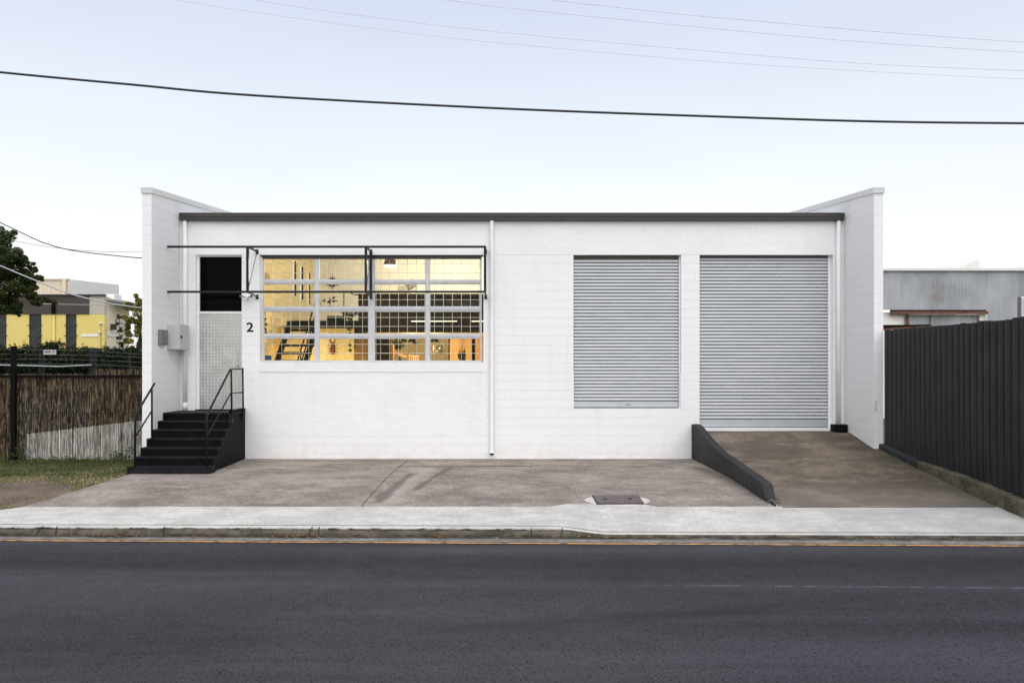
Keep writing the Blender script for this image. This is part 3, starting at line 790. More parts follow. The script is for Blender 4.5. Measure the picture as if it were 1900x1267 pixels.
hr.bev(xa-.05, xa+.05, 14.89, 14.99, .128, .14, .003)
hr.build('handrail', M['rail'], st)

# ------------------------------------------------------------------ things fixed to the wall
aw = thing('awning_frame', (-3.7, 16.67, 4.5), 'bare dark steel awning frame over the door and gridded window', 'awning frame')
ya = 16.67; zt, zb = 4.577, 3.62; h = .022
def bar(p0, p1, r=.022):
    return MB().tube([p0, p1], r*1.35, 4, smooth=False)
xl, xr = LX, X(900, ya)
MB().box(xl, xr+h, ya-h, ya+h, zt-h, zt+h).build('top_rail', M['rail'], aw)
MB().box(xl, xr+h, ya-h, ya+h, zb-h, zb+h).build('bottom_rail', M['rail'], aw)
for px in (459.5, 679, 900):
    x = X(px, ya); g = MB()
    g.box(x-.026, x+.026, ya-h-.002, ya+h, zb+h, zt-h)
    g.add([], [])
    for (za, zw) in ((zt, zt-.01), (zb, zb-.05)):
        vs = [(x+sx*.018, y, z+sz*.018) for y, z in ((ya+h, za), (YF-.004, zw)) for sx, sz in ((-1,-1),(1,-1),(1,1),(-1,1))]
        g.add(vs, [(0,1,5,4),(1,2,6,5),(2,3,7,6),(3,0,4,7),(0,3,2,1),(4,5,6,7)])
        g.box(x-.03, x+.03, YF-.012, YF-.004, zw-.05, zw+.05)
    g.tube([(x, YF-.02, zt-.03), (x, ya+.02, zb+.03)], .0065, 6)
    if px == 679: g.box(x-.028, x+.028, YF-.055, YF-.012, zb-.06, zt-.02)
    g.build('bracket', M['rail'], aw)

mt = thing('meter_cabinet', (LX+.14, 16.88, 2.66), 'pale grey steel cabinet with black latch on the left wing wall', 'electrical box')
b0 = LX+.001; b1 = -6.853
MB().bev(b0, b1-.018, 16.64, 17.13, 2.40, 2.927, .006).build('cabinet_body', M['grey_box'], mt)
d_ = MB().bev(b1-.017, b1, 16.635, 17.135, 2.395, 2.932, .005).build('cabinet_door', M['grey_box'], mt)
g = MB(); g.lathe([(0,.012),(.016,.010),(.02,0)], (b1, 16.70, 2.675), 10, axis=(1,0,0)); g.box(b1, b1+.02, 16.69, 16.715, 2.63, 2.69); g.build('latch', M['in_black'], d_)
mb_ = thing('meter_box', (LX+.05, 16.33, 2.64), 'small dark grey box beside the pale cabinet', 'electrical box')
MB().bev(b0, -7.045, 16.20, 16.50, 2.485, 2.80, .008).build('box_body', M['dark_box'], mb_)
g = MB(); g.bev(-7.046, -7.035, 16.215, 16.485, 2.50, 2.76, .004); g.bev(-7.036, -7.03, 16.33, 16.37, 2.70, 2.712, .002, 1); g.build('box_lid', [M['dark_box'], M['grey_box']], mb_)

fl = thing('security_light', (X(459.5), YF-.06, Z(555)), 'twin sensor floodlight on the wall beside the door', 'light')
c = Vector((X(459.5), YF-.05, Z(552)))
g = MB(); g.lathe([(0,-.02),(.03,-.018),(.035,.03),(.03,.046)], c, 12, axis=(0,1,0)); g.build('mount', M['offwhite'], fl)
for sx in (-1, 1):
    g = MB(); a = c+Vector((sx*.02,-.01,.0)); b = c+Vector((sx*.10,-.05,.02))
    g.tube([a, b], .009, 8); g.lathe([(.012,-.03),(.022,0),(.032,.035),(.028,.035),(0,.03)], b, 12, axis=(sx*.6,-.7,-.15)); g.build('lamp_head', M['dark_box'], fl)
g = MB(); g.lathe([(0,-.03),(.022,-.02),(.026,0),(.018,.02),(0,.025)], c+Vector((0,-.04,-.05)), 12); g.build('sensor', M['offwhite'], fl)

fc = bpy.data.curves.new('number', 'FONT'); fc.body = '2'; fc.size = .275; fc.extrude = .004; fc.offset = .0035
fo = bpy.data.objects.new('tmp', fc); col.objects.link(fo); bpy.context.view_layer.update()
me = bpy.data.meshes.new_from_object(fo); bpy.data.objects.remove(fo)
xs2 = [v.co.x for v in me.vertices]; ys2 = [v.co.y for v in me.vertices]
sx = (X(470.3)-X(457.3))/(max(xs2)-min(xs2)); sy = (Z(598.3)-Z(615.5))/(max(ys2)-min(ys2)); x0_, y0_ = min(xs2), min(ys2)
for v in me.vertices: v.co = ((v.co.x-x0_)*sx, -v.co.z-.005, (v.co.y-y0_)*sy)
no = bpy.data.objects.new('house_number', me); col.objects.link(no); no.location = (X(457.3), YF, Z(615.5))
me.materials.clear(); me.materials.append(M['in_black']); tag(no, 'black number 2 on the white wall right of the door', 'house number')

# ------------------------------------------------------------------ retaining wall of the ramp
rw = MB(); x0, x1 = 4.167, 4.33
top = [(17.319,.765),(17.12,.765),(16.9,.74),(16.1,.56),(15.13,.386),(14.4,.33),(13.75,.275),(13.1,.225),(12.62,.175),(12.55,.13),(12.50,.02),(12.42,-.06),(12.40,-.2)]
vs = []; fs = []; n = len(top)
for i, (y, z) in enumerate(top):
    j = .006*mnoise.noise(Vector((y*5,0,0))) if i < 8 else .02*mnoise.noise(Vector((y*9,0,3)))
    vs += [(x0+j, y, -.35), (x0+j, y, z-.012), (x0+.014, y, z), (x1-.014, y, z+.002), (x1, y, z-.012), (x1, y, -.35)]
for i in range(n-1):
    for k in range(5): fs.append((i*6+k, (i+1)*6+k, (i+1)*6+k+1, i*6+k+1))
fs += [(0,1,2,3,4,5), tuple((n-1)*6+k for k in range(5,-1,-1))]
rwr = thing('ramp_wall', (4.25, 15, 0), 'tapering charcoal painted side wall along the loading ramp', 'wall')
rw.add(vs, fs).build('wall_body', M['retain'], rwr)
g = MB(); rng = random.Random(2)          # crumbled end
for _ in range(26):
    y = rng.uniform(12.26, 12.55); x = rng.uniform(4.16, 4.38); r = rng.uniform(.010,.026); z = siteZ(0,y)+max(0,(y-12.2))*.3*rng.random()
    g.lathe([(0,-r),(r*rng.uniform(.6,1),-r*.4),(r*rng.uniform(.7,1),r*.3),(0,r*rng.uniform(.5,.9))], (x,y,z), 6, smooth=False)
g.build('crumbled_end', M['ramp'], rwr)

# ------------------------------------------------------------------ charcoal sheet fence on the right
fr_ = thing('sheet_fence', (7.75, 13.8, 0), 'tall charcoal corrugated steel fence beside the ramp', 'fence')
def ktop(y):
    pts = [(11.0,.02),(11.46,.07),(12.97,.223),(14.42,.295),(15.92,.476)]
    for (y0,z0),(y1,z1) in zip(pts, pts[1:]):
        if y <= y1: return z0+(z1-z0)*(y-y0)/(y1-y0)
    return .476
g = MB(); y = 15.95; rng = random.Random(9); prof = []
while y > 11.35:
    p = .172*rng.uniform(.94,1.06); t = 2.775+rng.uniform(-.012,.012)
    w_ = rng.uniform(-.006,.006)
    prof += [(7.775+w_, y, t), (7.775+w_, y-p*.28, t), (7.735+w_, y-p*.36, t), (7.730+w_, y-p*.60, t), (7.735+w_, y-p*.86, t), (7.775+w_, y-p*.985, t)]
    y -= p
vs = []; 
for px, py, t in prof:
    vs += [(px, py, ktop(py)-.02), (px+.004*mnoise.noise(Vector((py*2,1.3,0))), py, 1.5), (px, py, t), (px+.012, py, ktop(py)-.02), (px+.012, py, t)]
fs = []
for i in range(len(prof)-1):
    a, b = i*5, (i+1)*5
    fs += [(a, b, b+1, a+1), (a+1, b+1, b+2, a+2), (a+2, b+2, b+4, a+4), (a+3, a+4, b+4, b+3)]
g.add(vs, fs); g.build('fence_sheet', M['fence'], fr_)
g = MB(); g.box(7.80, 7.86, 11.36, 15.92, 2.55, 2.61); g.box(7.80, 7.86, 11.36, 15.92, 1.2, 1.26)
g.build('fence_rail', M['fence'], fr_)
for y in (11.45, 13.6, 15.6): MB().box(7.865, 7.93, y, y+.065, -.2, 2.7).build('fence_post', M['fence'], fr_)
g = MB(); ysk = lin(15.9, 14.42, 12); 
def kerbpart(ysk, mat, seed):
    vs = []
    for y in ysk:
        j = .010*mnoise.noise(Vector((y*3, seed, 0))) if seed else 0
        z = ktop(y)+j
        vs += [(7.62+j, y, -.3), (7.622+j, y, z-.02), (7.64+j, y, z), (7.80, y, z+.002), (7.80, y, -.3)]
    n = len(ysk); fs = [(i*5+k,(i+1)*5+k,(i+1)*5+k+1,i*5+k+1) for i in range(n-1) for k in range(4)]
    fs += [(0,1,2,3,4), tuple((n-1)*5+k for k in range(4,-1,-1))]
    return MB().add(vs, fs).build('plinth', mat, fr_)
kerbpart(ysk, M['retain'], 0); o = kerbpart(lin(14.418, 11.3, 40), M['moss'], 3); o['label'] = 'bare mossy stone stretch of the plinth'

# ------------------------------------------------------------------ service pit
pit = thing('service_pit', (2.0, 12.55, -.09), 'brown steel pit cover in a white concrete collar at the footpath edge', 'pit cover')
p_ = lambda x, y: gp(x, y, -.095)
c0, c1_ = p_(1146, 929), None
g = MB(); vs = []; N = 40; cc = Vector((p_(1146,930).x, 12.50, 0)); a_, b_ = X(1207,12.5)-X(1146.5,12.5), .36
for k in range(N):
    t = 2*math.pi*k/N; j = 1+.02*math.sin(3*t)
    vs.append((cc.x+a_*math.cos(t)*j, max(12.13, cc.y+b_*math.sin(t)*j), 0))
vs = [(x, y, siteZ(x,y)+.004) for x, y, _ in vs]
inn = [(cc.x+(x-cc.x)*.9, cc.y+(y-cc.y)*.9, siteZ(0,cc.y+(y-cc.y)*.9)+.006) for x, y, _ in vs]
g.add(vs+inn, [(k,(k+1)%N,N+(k+1)%N,N+k) for k in range(N)]+[tuple(range(N,2*N))], 0, True)
g.build('collar', M['collar'], pit)
pts = [p_(1100,923.2), p_(1183,922.8), p_(1194,934.4), p_(1108.5,934.8)]
def quadslab(pts, z0, z1):
    v = [(p.x, p.y, siteZ(0,p.y)+z0) for p in pts]+[(p.x, p.y, siteZ(0,p.y)+z1) for p in pts]
    return MB().add(v, [(0,1,2,3),(4,7,6,5),(0,4,5,1),(1,5,6,2),(2,6,7,3),(3,7,4,0)])
cm = sum(pts, Vector((0,0,0)))/4
quadslab([cm+(p-cm)*1.03 for p in pts], .006, .022).build('rim', M['bark'], pit)
cv = quadslab([cm+(p-cm)*.985 for p in pts], .012, .027).build('cover', M['cover'], pit)
for px in (1122.5, 1168.5):
    q = p_(px, 928.6); g = MB(); g.lathe([(0,.0285),(.036,.0285),(.04,.024)], (q.x, q.y, siteZ(0,q.y)), 14); g.build('lifting_hole', M['in_black'], cv)

# ------------------------------------------------------------------ interior
inn = bld
RZ = lambda y: 5.30+.0847*(y-YF)
def rwall(x0, x1): return MB().extr([(YF+.21,1.0),(29.9,1.0),(29.9,RZ(29.9)),(YF+.21,RZ(YF+.21))], x0, x1)
rwall(LX+.001, LX+.03).build('interior_side_wall', M['in_block'], inn)
rwall(.30, .42).build('partition_wall', M['in_wall'], inn)
MB().box(LX+.03, .30, 29.3, 29.4, 1.0, 6.28).build('interior_back_wall', M['in_wall'], inn)
MB().box(LX+.03, .30, YF+.21, 29.3, .95, 1.0).build('interior_floor', M['timber'], inn)
# mezzanine
mz = MB(); mz.box(-6.75, -4.12, 24.8, 29.29, 3.24, 3.46); mz.box(-4.12, .29, 23.0, 23.12, 3.02, 4.15); mz.box(-4.24, -4.12, 23.0, 26.6, 3.02, 4.15)
mz.build('mezzanine', M['in_dark'], inn)
MB().box(-4.12, .29, 23.121, 29.29, 3.03, 3.15).build('mezzanine_floor', M['in_wall'], inn)
MB().box(LX+.031, X(657,25.2), 25.2, 25.3, 1.0, 3.239).build('lower_wall', M['in_wall'], inn)
MB().box(X(657,25)+.002, X(686,25), 25.0, 25.2, 1.0, 3.02).build('timber_panel', M['timber'], inn)
MB().box(X(686,25)+.002, X(724,25), 24.9, 25.7, 1.0, 3.02).build('dark_cupboard', M['in_dark'], inn)
MB().box(X(724,25)+.002, X(729,25), 25.1, 25.3, 1.0, 3.02).build('timber_post', M['timber'], inn)
MB().box(X(832,26), X(834.6,26), 26.0, 26.06, 1.0, 3.02).build('steel_post', M['in_black'], inn)
MB().box(X(875.5,25), X(881.5,25), 25.0, 25.12, 1.0, 3.02).build('steel_post', M['in_black'], inn)
MB().box(X(833,27), .29, 27.0, 27.1, 1.0, 3.02).build('timber_screen', M['tan'], inn)
g = MB()                                            # inner stair
for k in range(9):
    t = k/8; y = 22.5+ (24.75-22.5)*t; z = 1.45+(3.40-1.45)*t
    g.box(-6.78, -5.78, y-.14, y+.14, z-.045, z+.03)
for x in (-6.72, -5.86): g.tube([(x,22.2,1.2),(x,24.8,3.40)], .09, 4, smooth=False)
for dz in (.55, .95): g.tube([(-5.82,22.2,1.2+dz),(-5.82,24.8,3.45+dz),(-5.82,25.0,3.45+dz)], .022, 6)
for t in (.15,.5,.85): g.tube([(-5.82,22.2+2.6*t,1.2+2.2*t),(-5.82,22.2+2.6*t,2.15+2.2*t)], .018, 6)
g.build('inner_stair', M['in_black'], inn)
g = MB(); yy = 26.5
for px in (638,): g.box(X(637,yy), X(639.6,yy), yy, yy+.05, 3.46, Z(541,yy))
g.box(X(591,yy), X(649,yy), yy-.02, yy+.02, Z(570.2,yy), Z(568,yy)); g.box(X(668,yy), X(670.5,yy), yy, yy+.05, 3.3, Z(545,yy))
g.tube([(X(650,yy), yy, Z(543,yy)), (X(657,yy), yy, Z(547,yy)), (X(670,yy), yy, Z(547,yy))], .02, 6)
g.build('mezzanine_rail', M['in_black'], inn)
# slot windows in the left wall (seen from inside): flat strips, daylight painted white and jamb shade painted black
for y in (26.45, 27.40, 28.40):
    g = MB(); g.box(LX+.031, LX+.036, y, y+.22, 4.42-(y-26.45)*.07, 5.60-(y-26.45)*.07, 0); g.box(LX+.031, LX+.038, y+.221, y+.46, 4.42-(y-26.45)*.07, 5.60-(y-26.45)*.07, 1)
    g.build('slot_window', [M['white'], M['in_black']], inn)

def pend(px, py0, py1, hw, Y, mat, label, power, colr, group=None, cone=False):
    c = at(px, py1, Y); r = hw*Y/F; h = (py1-py0)*Y/F
    t = thing('pendant_lamp', c, label, 'lamp', group)
    if cone: prof = [(r,0),(r*.93,h*.25),(r*.62,h*.7),(r*.2,h*1.02),(.02,h*1.15)]
    else: prof = [(r,0),(r*.98,h*.3),(r*.82,h*.72),(r*.5,h*1.05),(.03,h*1.3),(.02,h*1.5)]
    MB().lathe(prof, c, 24).build('lamp_shade', mat, t)
    MB().tube([c+Vector((0,0,h*1.1)), Vector((c.x, c.y, (5.5 if not cone else 3.03)))], .006, 5).build('cord', M['in_black'], t)
    MB().lathe([(0,-.030),(r*.5,-.024),(r*.85,-.004),(r*.93,.004)] if not cone else [(0,h*.2),(r*.3,h*.25),(r*.35,h*.4)], c, 20).build('bulb', M['glow'], t)
    ld = bpy.data.lights.new('pendant_light', 'POINT'); ld.energy = power; ld.color = colr; ld.shadow_soft_size = .08
    lo = bpy.data.objects.new('pendant_light', ld); col.objects.link(lo); lo.parent = t; lo.location = (0,0,-.14)
    return t
pend(724, 479, 493.5, 12, 21.0, M['timber'], 'lit wooden dome pendant lamp high in the window', 190, (1,.86,.62))
pend(765.5, 627, 635, 9.2, 25.0, M['in_black'], 'dark cone pendant lamp, left one of the pair beyond the window', 75, (1,.68,.28), 'cone pendants under the mezzanine', True)
pend(806, 627, 635, 9.2, 25.0, M['in_black'], 'dark cone pendant lamp, right one of the pair beside the hanging ornament', 75, (1,.68,.28), 'cone pendants under the mezzanine', True)
for px0, px1, lb in ((763, 848, 'long glowing strip light on the dark mezzanine front'), (875, 905, 'short glowing strip light at the right edge of the dark mezzanine front')):
    t = thing('strip_light', at((px0+px1)/2, 596, 22.9), lb, 'light', 'strip lights on the mezzanine front')
    a, b = at(px0, 596, 22.93), at(px1, 596, 22.93)
    MB().tube([a, b], .016, 8).build('tube', M['tube'], t); MB().box(a.x, b.x, 22.955, 22.995, a.z-.012, a.z+.02).build('batten', M['in_dark'], t)
# unseen lamps added to brighten the room, above the window head and below its sill
def lamp(name, loc, power, colr, label):
    t = thing(name, loc, label, 'lamp'); c = Vector(loc)
    MB().lathe([(.0,.05),(.06,.05),(.12,.0),(.11,0),(.05,.04)], c, 16).build('lamp_shade', M['in_black'], t)
    MB().lathe([(0,-.01),(.08,.0)], c, 12).build('bulb', M['glow'], t)
    ld = bpy.data.lights.new(name+'_light', 'POINT'); ld.energy = power; ld.color = colr; ld.shadow_soft_size = .1
    lo = bpy.data.objects.new(name+'_light', ld); col.objects.link(lo); lo.parent = t; lo.location = (0,0,-.12)
lamp('added_fill_lamp_low', at(600, 690, 23.0), 110, (1,.66,.12), 'unseen warm lamp added below the window sill to brighten the room')
lamp('added_fill_lamp_high', (-2.0, 25.5, 5.75), 300, (1,.90,.72), 'unseen lamp added above the window head to brighten the upper back wall')
# wall lamp and its cable
t = thing('spot_lamp', at(760, 531, 28.5), 'grey angled spot lamp above the dark mezzanine front', 'lamp')
MB().lathe([(.05,-.20),(.13,-.06),(.17,.14),(.15,.14),(.0,.0)], at(760, 529, 28.5), 16, axis=(.45,0,-.75)).build('lamp_shade', M['dark_box'], t)
MB().tube([at(764,518,28.5), at(762,527,28.5)], .03, 8).build('bracket', M['in_black'], t)
MB().tube([at(771.5,519,28.8), at(772.5,546,28.8)], .016, 6).build('cable', M['in_black'], t)

t = thing('wall_mirror', at(617, 524, 29.25), 'dark sunburst mirror high on the cream back wall', 'mirror')
c = at(617, 524, 29.27); g = MB(); g.lathe([(.11,-.01),(.13,-.03),(.15,-.01),(.13,0)], c, 20, axis=(0,1,0)); g.build('rim', M['in_black'], t)
MB().lathe([(0,-.012),(.11,-.012)], c, 20, axis=(0,1,0)).build('mirror_glass', M['glass'], t)
g = MB()
for k in range(12):
    a = k*math.pi/6; u = Vector((math.cos(a),0,math.sin(a))); v = Vector((-u.z,0,u.x))*.022
    g.add([c+u*.14-v, c+u*.14+v, c+u*(.30 if k % 2 else .24), c+u*.14+Vector((0,-.02,0))], [(0,2,3),(1,3,2),(0,1,2)])
g.build('rays', M['in_black'], t)

t = thing('beetle_sculpture', at(617.5, 646, 25.18), 'red brown horned beetle sculpture on the yellow wall', 'sculpture')
k_ = 25.15/F; c = at(617.5, 648, 25.15)
def ell(g, cx_, cz, rx_, rz, ry=.05):
    vs = []; fs = []; n = 14
    for i in range(7):
        th = math.pi*i/12
        for j in range(n): vs.append(c+Vector(((cx_+rx_*math.cos(th)*math.cos(2*math.pi*j/n))*k_, -ry*math.sin(th), (cz+rz*math.cos(th)*math.sin(2*math.pi*j/n))*k_)))
    for i in range(6):
        for j in range(n): fs.append((i*n+j, i*n+(j+1)%n, (i+1)*n+(j+1)%n, (i+1)*n+j))
    g.add(vs, fs, 0, True)
g = MB(); ell(g, 0, -1, 4.6, 7.5); ell(g, 0, 6, 3.9, 3.2, .06); ell(g, 0, 9.5, 2.2, 1.8); ell(g, 0, -7, 4.2, 3); g.build('shell', M['beetle'], t)
g = MB()
for sx in (-1,1): g.tube([c+Vector((sx*a*k_, -.03, b*k_)) for a, b in ((1.5,10),(3.5,13),(5.2,16),(4.6,19),(3.2,19.5))], [.02,.02,.018,.014,.006], 6)
g.build('horns', M['beetle'], t)
for sx in (-1,1):
    for a, b, e_ in ((7,7,10),(8,1,0),(7,-5,-9)): MB().tube([c+Vector((sx*3*k_,-.01,b*.6*k_)), c+Vector((sx*a*k_,-.03,b*k_)), c+Vector((sx*(a+1)*k_,-.005,e_*k_))], .008, 5).build('leg', M['beetle'], t)


t = thing('air_conditioner', at(498, 518, 23.2), 'split air conditioner on the left interior wall, its shade put into the brown', 'air conditioner')
MB().bev(LX+.031, LX+.25, 22.3, 23.15, 4.42, 4.74, .02).build('casing', M['ac_shade_tone'], t)

def leaves(g, c, r, n, size, seed=0, flat=1.0):
    rg = random.Random(seed)
    for _ in range(n):
        while True:
            v = Vector((rg.uniform(-1,1), rg.uniform(-1,1), rg.uniform(-1,1)))
            if .15 < v.length < 1: break
        v *= (rg.random()**.25)/max(v.length,.3)*.9 if rg.random() < .6 else 1
        p = Vector(c)+Vector((v.x*r[0], v.y*r[1], v.z*r[2]))
        d = Vector((rg.gauss(0,1), rg.gauss(0,1), rg.gauss(0,.6)*flat)).normalized(); u = d.cross(Vector((rg.gauss(0,1),rg.gauss(0,1),rg.gauss(0,1)))).normalized()
        L = size*rg.uniform(.6,1.3); w_ = L*.42
        g.add([p-d*L*.5, p+u*w_*.5+d*L*.05, p+d*L*.5, p-u*w_*.5+d*L*.05], [(0,1,2,3)])
t = thing('potted_palm', at(612, 569, 26.3), 'green broad leaved plant on the mezzanine below the sunburst mirror', 'plant')
c = at(612, 569, 26.3); MB().tube([c, c+Vector((.02,0,.12)), c+Vector((0,0,.22))], .012, 6).build('stem', M['bark'], t)
g = MB(); rg = random.Random(4)
for k in range(13):
    a = rg.uniform(0,6.28); e_ = rg.uniform(-.5,1.1); b = at(rg.choice([612,605,616,610]), rg.uniform(556,562), 26.3)
    d = Vector((math.cos(a)*math.cos(e_), math.sin(a)*math.cos(e_)*.5, math.sin(e_))); u = d.cross(Vector((0,1,.2))).normalized()*.035; L = rg.uniform(.14,.26)
    g.add([b, b+d*L*.5+u, b+d*L+Vector((0,0,-.03)), b+d*L*.5-u], [(0,1,2,3)])
g.build('fronds', M['leaf_in'], t)
def climber(pts, name, label, Y, n, size, r):
    t = thing(name, at(pts[0][0], pts[0][1], Y), label, 'plant'); g = MB()
    for i, (px, py, rr) in enumerate(pts): leaves(g, at(px, py, Y), (rr*Y/F, r, rr*Y/F), n, size, i+len(label))
    g.build('foliage', M['leaf_in'], t)
    MB().tube([at(px, py, Y) for px, py, _ in pts], .008, 5).build('stem', M['bark'], t)
climber([(640,580,7),(648,588,8),(655,582,8),(662,578,7),(650,598,8),(648,608,5),(650,620,3),(649,640,2.5),(650,650,2)], 'trailing_vine', 'leafy vine trailing off the mezzanine right of the beetle wall', 24.7, 70, .09, .15)
climber([(489,583,4),(491,592,4),(492,602,4),(491,612,4),(492,618,3)], 'trailing_vine', 'dark plant hanging at the left edge of the gridded window', 18.6, 60, .05, .1)
climber([(735,634,8),(742,640,8),(750,630,7),(738,644,6),(770,637,3)], 'hanging_plant', 'dark hanging foliage left of the cone pendant lamps', 24.4, 90, .10, .15)
t = thing('snake_plant', at(858, 672, 24.0), 'spiky dark green potted plant at the lower right of the window', 'plant')
g = MB(); rg = random.Random(8)
for k in range(16):
    b = at(858+rg.uniform(-5,6), 672, 24.0+rg.uniform(-.1,.1)); tip = at(858+rg.uniform(-11,8), rg.uniform(642,660), 24.0); w_ = .03
    m_ = (b+tip)/2+Vector((rg.uniform(-.02,.02),0,0))
    g.add([b+Vector((-w_*.5,0,0)), b+Vector((w_*.5,0,0)), m_+Vector((w_,0,0)), tip, m_+Vector((-w_,0,0)), m_+Vector((0,-.02,0))], [(0,1,5),(1,2,5),(2,3,5),(3,4,5),(4,0,5)])
g.build('blades', M['leaf_in'], t)
b = at(858, 671, 24.0); MB().lathe([(.0,-.55),(.13,-.55),(.17,.02),(.15,.02),(.13,-.02),(0,-.02)], b, 16).build('pot', M['pot'], t)
t = thing('hanging_ornament', at(815, 650, 24.8), 'grey curled ornament hanging right of the cone pendants', 'ornament')
Y_ = 24.8; g = MB(); g.tube([at(814+5.0*math.cos(a), 645.5-5*math.sin(a), Y_) for a in lin(R(-40), R(250), 14)], [.05]*13+[.03,.02], 8)
g.tube([at(812,649,Y_), at(815,654,Y_), at(822,654,Y_), at(823,650,Y_), at(816,648,Y_)], .06, 8); g.build('figure', M['dark_box'], t)
MB().tube([at(815,628,Y_), at(815,641,Y_)], .005, 4).build('string', M['in_black'], t)
t = thing('standing_lamp', at(803.5, 672, 24.9), 'thin upright stem under the right cone pendant', 'lamp stem')
MB().tube([at(803.8,636,24.9), at(803.8,690,24.9)], .013, 6).build('stem', M['timber'], t)
t = thing('chair_backs', at(768, 672, 25.6), 'row of wooden chair back spindles at the window sill', 'chair')
g = MB()
for i, px in enumerate((759.5,763,767,771,775.5)): g.tube([at(px, 658+(i%2)*1.2, 25.6), at(px+.3, 685, 25.6)], .022, 6)
g.build('spindles', M['timber'], t); MB().tube([at(757.5,662.5,25.6), at(777,661.5,25.6)], .03, 6).build('back_rail', M['timber'], t)
t = thing('lantern', at(741, 668, 25.0), 'dark round lantern on a pale counter left of the chair spindles', 'lantern')
g = MB(); cc = at(741, 671, 25.0)
g.lathe([(0,-.02),(.06,0),(.075,.06),(.04,.11),(.05,.13),(.03,.16),(0,.165)], cc, 14); g.build('body', M['in_black'], t)
t = thing('counter', at(745, 690, 25.4), 'pale slanted counter top beneath the hanging foliage', 'counter')
g = MB(); a, b = at(725,650,25.4), at(753,661,25.4)
g.add([a, b, b+Vector((0,.5,.02)), a+Vector((0,.5,.02)), a+Vector((0,0,-.05)), b+Vector((0,0,-.05)), b+Vector((0,.5,-.03)), a+Vector((0,.5,-.03))], [(0,1,2,3),(4,7,6,5),(0,4,5,1),(1,5,6,2),(2,6,7,3),(3,7,4,0)])
g.build('counter_top', M['timber'], t); g = MB(); g.box(a.x, b.x, 25.42, 25.85, 1.0, 2.0); g.build('counter_base', M['in_wall'], t)
t = thing('low_sofa', at(620, 590, 27.6), 'dark low sofa on the mezzanine behind the steel rail', 'sofa')
g = MB(); Y_ = 27.6; g.bev(X(605,Y_), X(632,Y_), Y_, Y_+.7, 3.46, Z(586,Y_), .03); g.build('seat', M['in_dark'], t)
MB().bev(X(605,Y_), X(634,Y_), Y_+.62, Y_+.8, 3.46, Z(584,Y_), .03).build('backrest', M['in_dark'], t)

# ------------------------------------------------------------------ left: reed fence
rf = thing('reed_fence', (-10.6, 17.15, 0), 'brown reed screen on black posts with a pale painted wedge', 'fence')
g = MB(); rg = random.Random(12); x = -13.2
while x < LX-.20:
    for row in (0,1):
        xx = x+rg.uniform(-.004,.004)+row*.004; r = rg.uniform(.0035,.0065); y = 17.16+row*.012+rg.uniform(-.003,.003)
        zt_ = (1.975 if xx > -8.97 else 1.87)+rg.uniform(-.03,.015)+.01*mnoise.noise(Vector((xx*4,0,0))); zb_ = rg.uniform(-.03,.02)
        t1 = rg.uniform(-.012,.012); t2 = t1+rg.uniform(-.015,.015)
        vs = []
        for z, dx in ((zb_,0),(1.0,t1),(zt_,t2)):
            vs += [(xx+dx-r, y+r*.6, z), (xx+dx, y-r, z), (xx+dx+r, y+r*.6, z)]
        g.add(vs, [(0,1,4,3),(1,2,5,4),(3,4,7,6),(4,5,8,7)])
    x += .0082
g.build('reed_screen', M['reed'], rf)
g = MB(); g.box(-13.2, LX-.2, 17.185, 17.20, 0, 1.83); g.build('backing', M['in_dark'], rf)
MB().box(-13.2, LX-.195, 17.10, 17.135, 1.80, 1.845).build('top_rail', M['black'], rf)
g = MB()
for z in (1.02,): g.tube([(x, 17.135, z+.006*math.sin(x*3)) for x in lin(-13.2, LX-.2, 30)], .004, 4)
g.build('tie_wire', M['black'], rf)
MB().box(X(23,17.1), X(31.5,17.1), 17.03, 17.10, -.1, Z(642,17.1)).build('post', M['black'], rf)
MB().box(-12.9, -12.8, 17.03, 17.10, -.1, 2.45).build('post', M['black'], rf)
g = MB(); rg = random.Random(6)
for px, py in ((38,830),(32,842),(45,848),(215,842),(225,848),(235,845),(208,850),(10,851),(70,853),(100,852),(130,853),(160,852),(185,853),(120,853),(240,835)):
    leaves(g, at(px, py, 17.0), (.14,.06,.09), 40, .06, px)
g.build('weed_tufts', M['grass_w'], label='green weeds growing along the foot of the reed fence', cat='weeds', kind='stuff')

# ------------------------------------------------------------------ barbed wire fence behind
bf = thing('barbed_wire_fence', (-10, 19.6, 0), 'black posts strung with barbed wire and a pale rail behind the reed fence', 'fence')
Yb = 19.6
for px, py, hw in ((73.5,650,2.6),(79,650,2.0),(167,645.5,2.4),(174.5,645.5,2.6),(240,655,1.4),(-30,650,2.6)):
    MB().box(X(px-hw,Yb), X(px+hw,Yb), Yb, Yb+.06, -.05, Z(py,Yb)).build('post', M['rail'], bf)
g = MB(); rg = random.Random(1)
for pts in ([(-60,646),(0,647),(75,649),(170,650),(240,656),(270,657)], [(-60,656),(75,658),(170,659),(240,662),(270,664)], [(-60,666),(75,666),(170,668),(240,671),(270,673)], [(-60,674),(75,675),(170,676),(240,680),(270,682)]):
    P = [at(px, py, Yb-.03) for px, py in pts]; g.tube(P, .005, 4)
    for a, b in zip(P, P[1:]):
        n = max(1, int((b-a).length/.12))
        for i in range(n):
            c = a+(b-a)*(i/n); g.tube([c+Vector((-.012,0,-.02)), c+Vector((.012,0,.02))], .003, 3)
g.build('barbed_wire', M['dim_glass'], bf)
MB().tube([at(-60,676,Yb-.04), at(40,678,Yb-.04), at(110,680,Yb-.04), at(170,677,Yb-.04)], .017, 6).build('pale_rail', M['cable_pale'], bf)
g = MB()
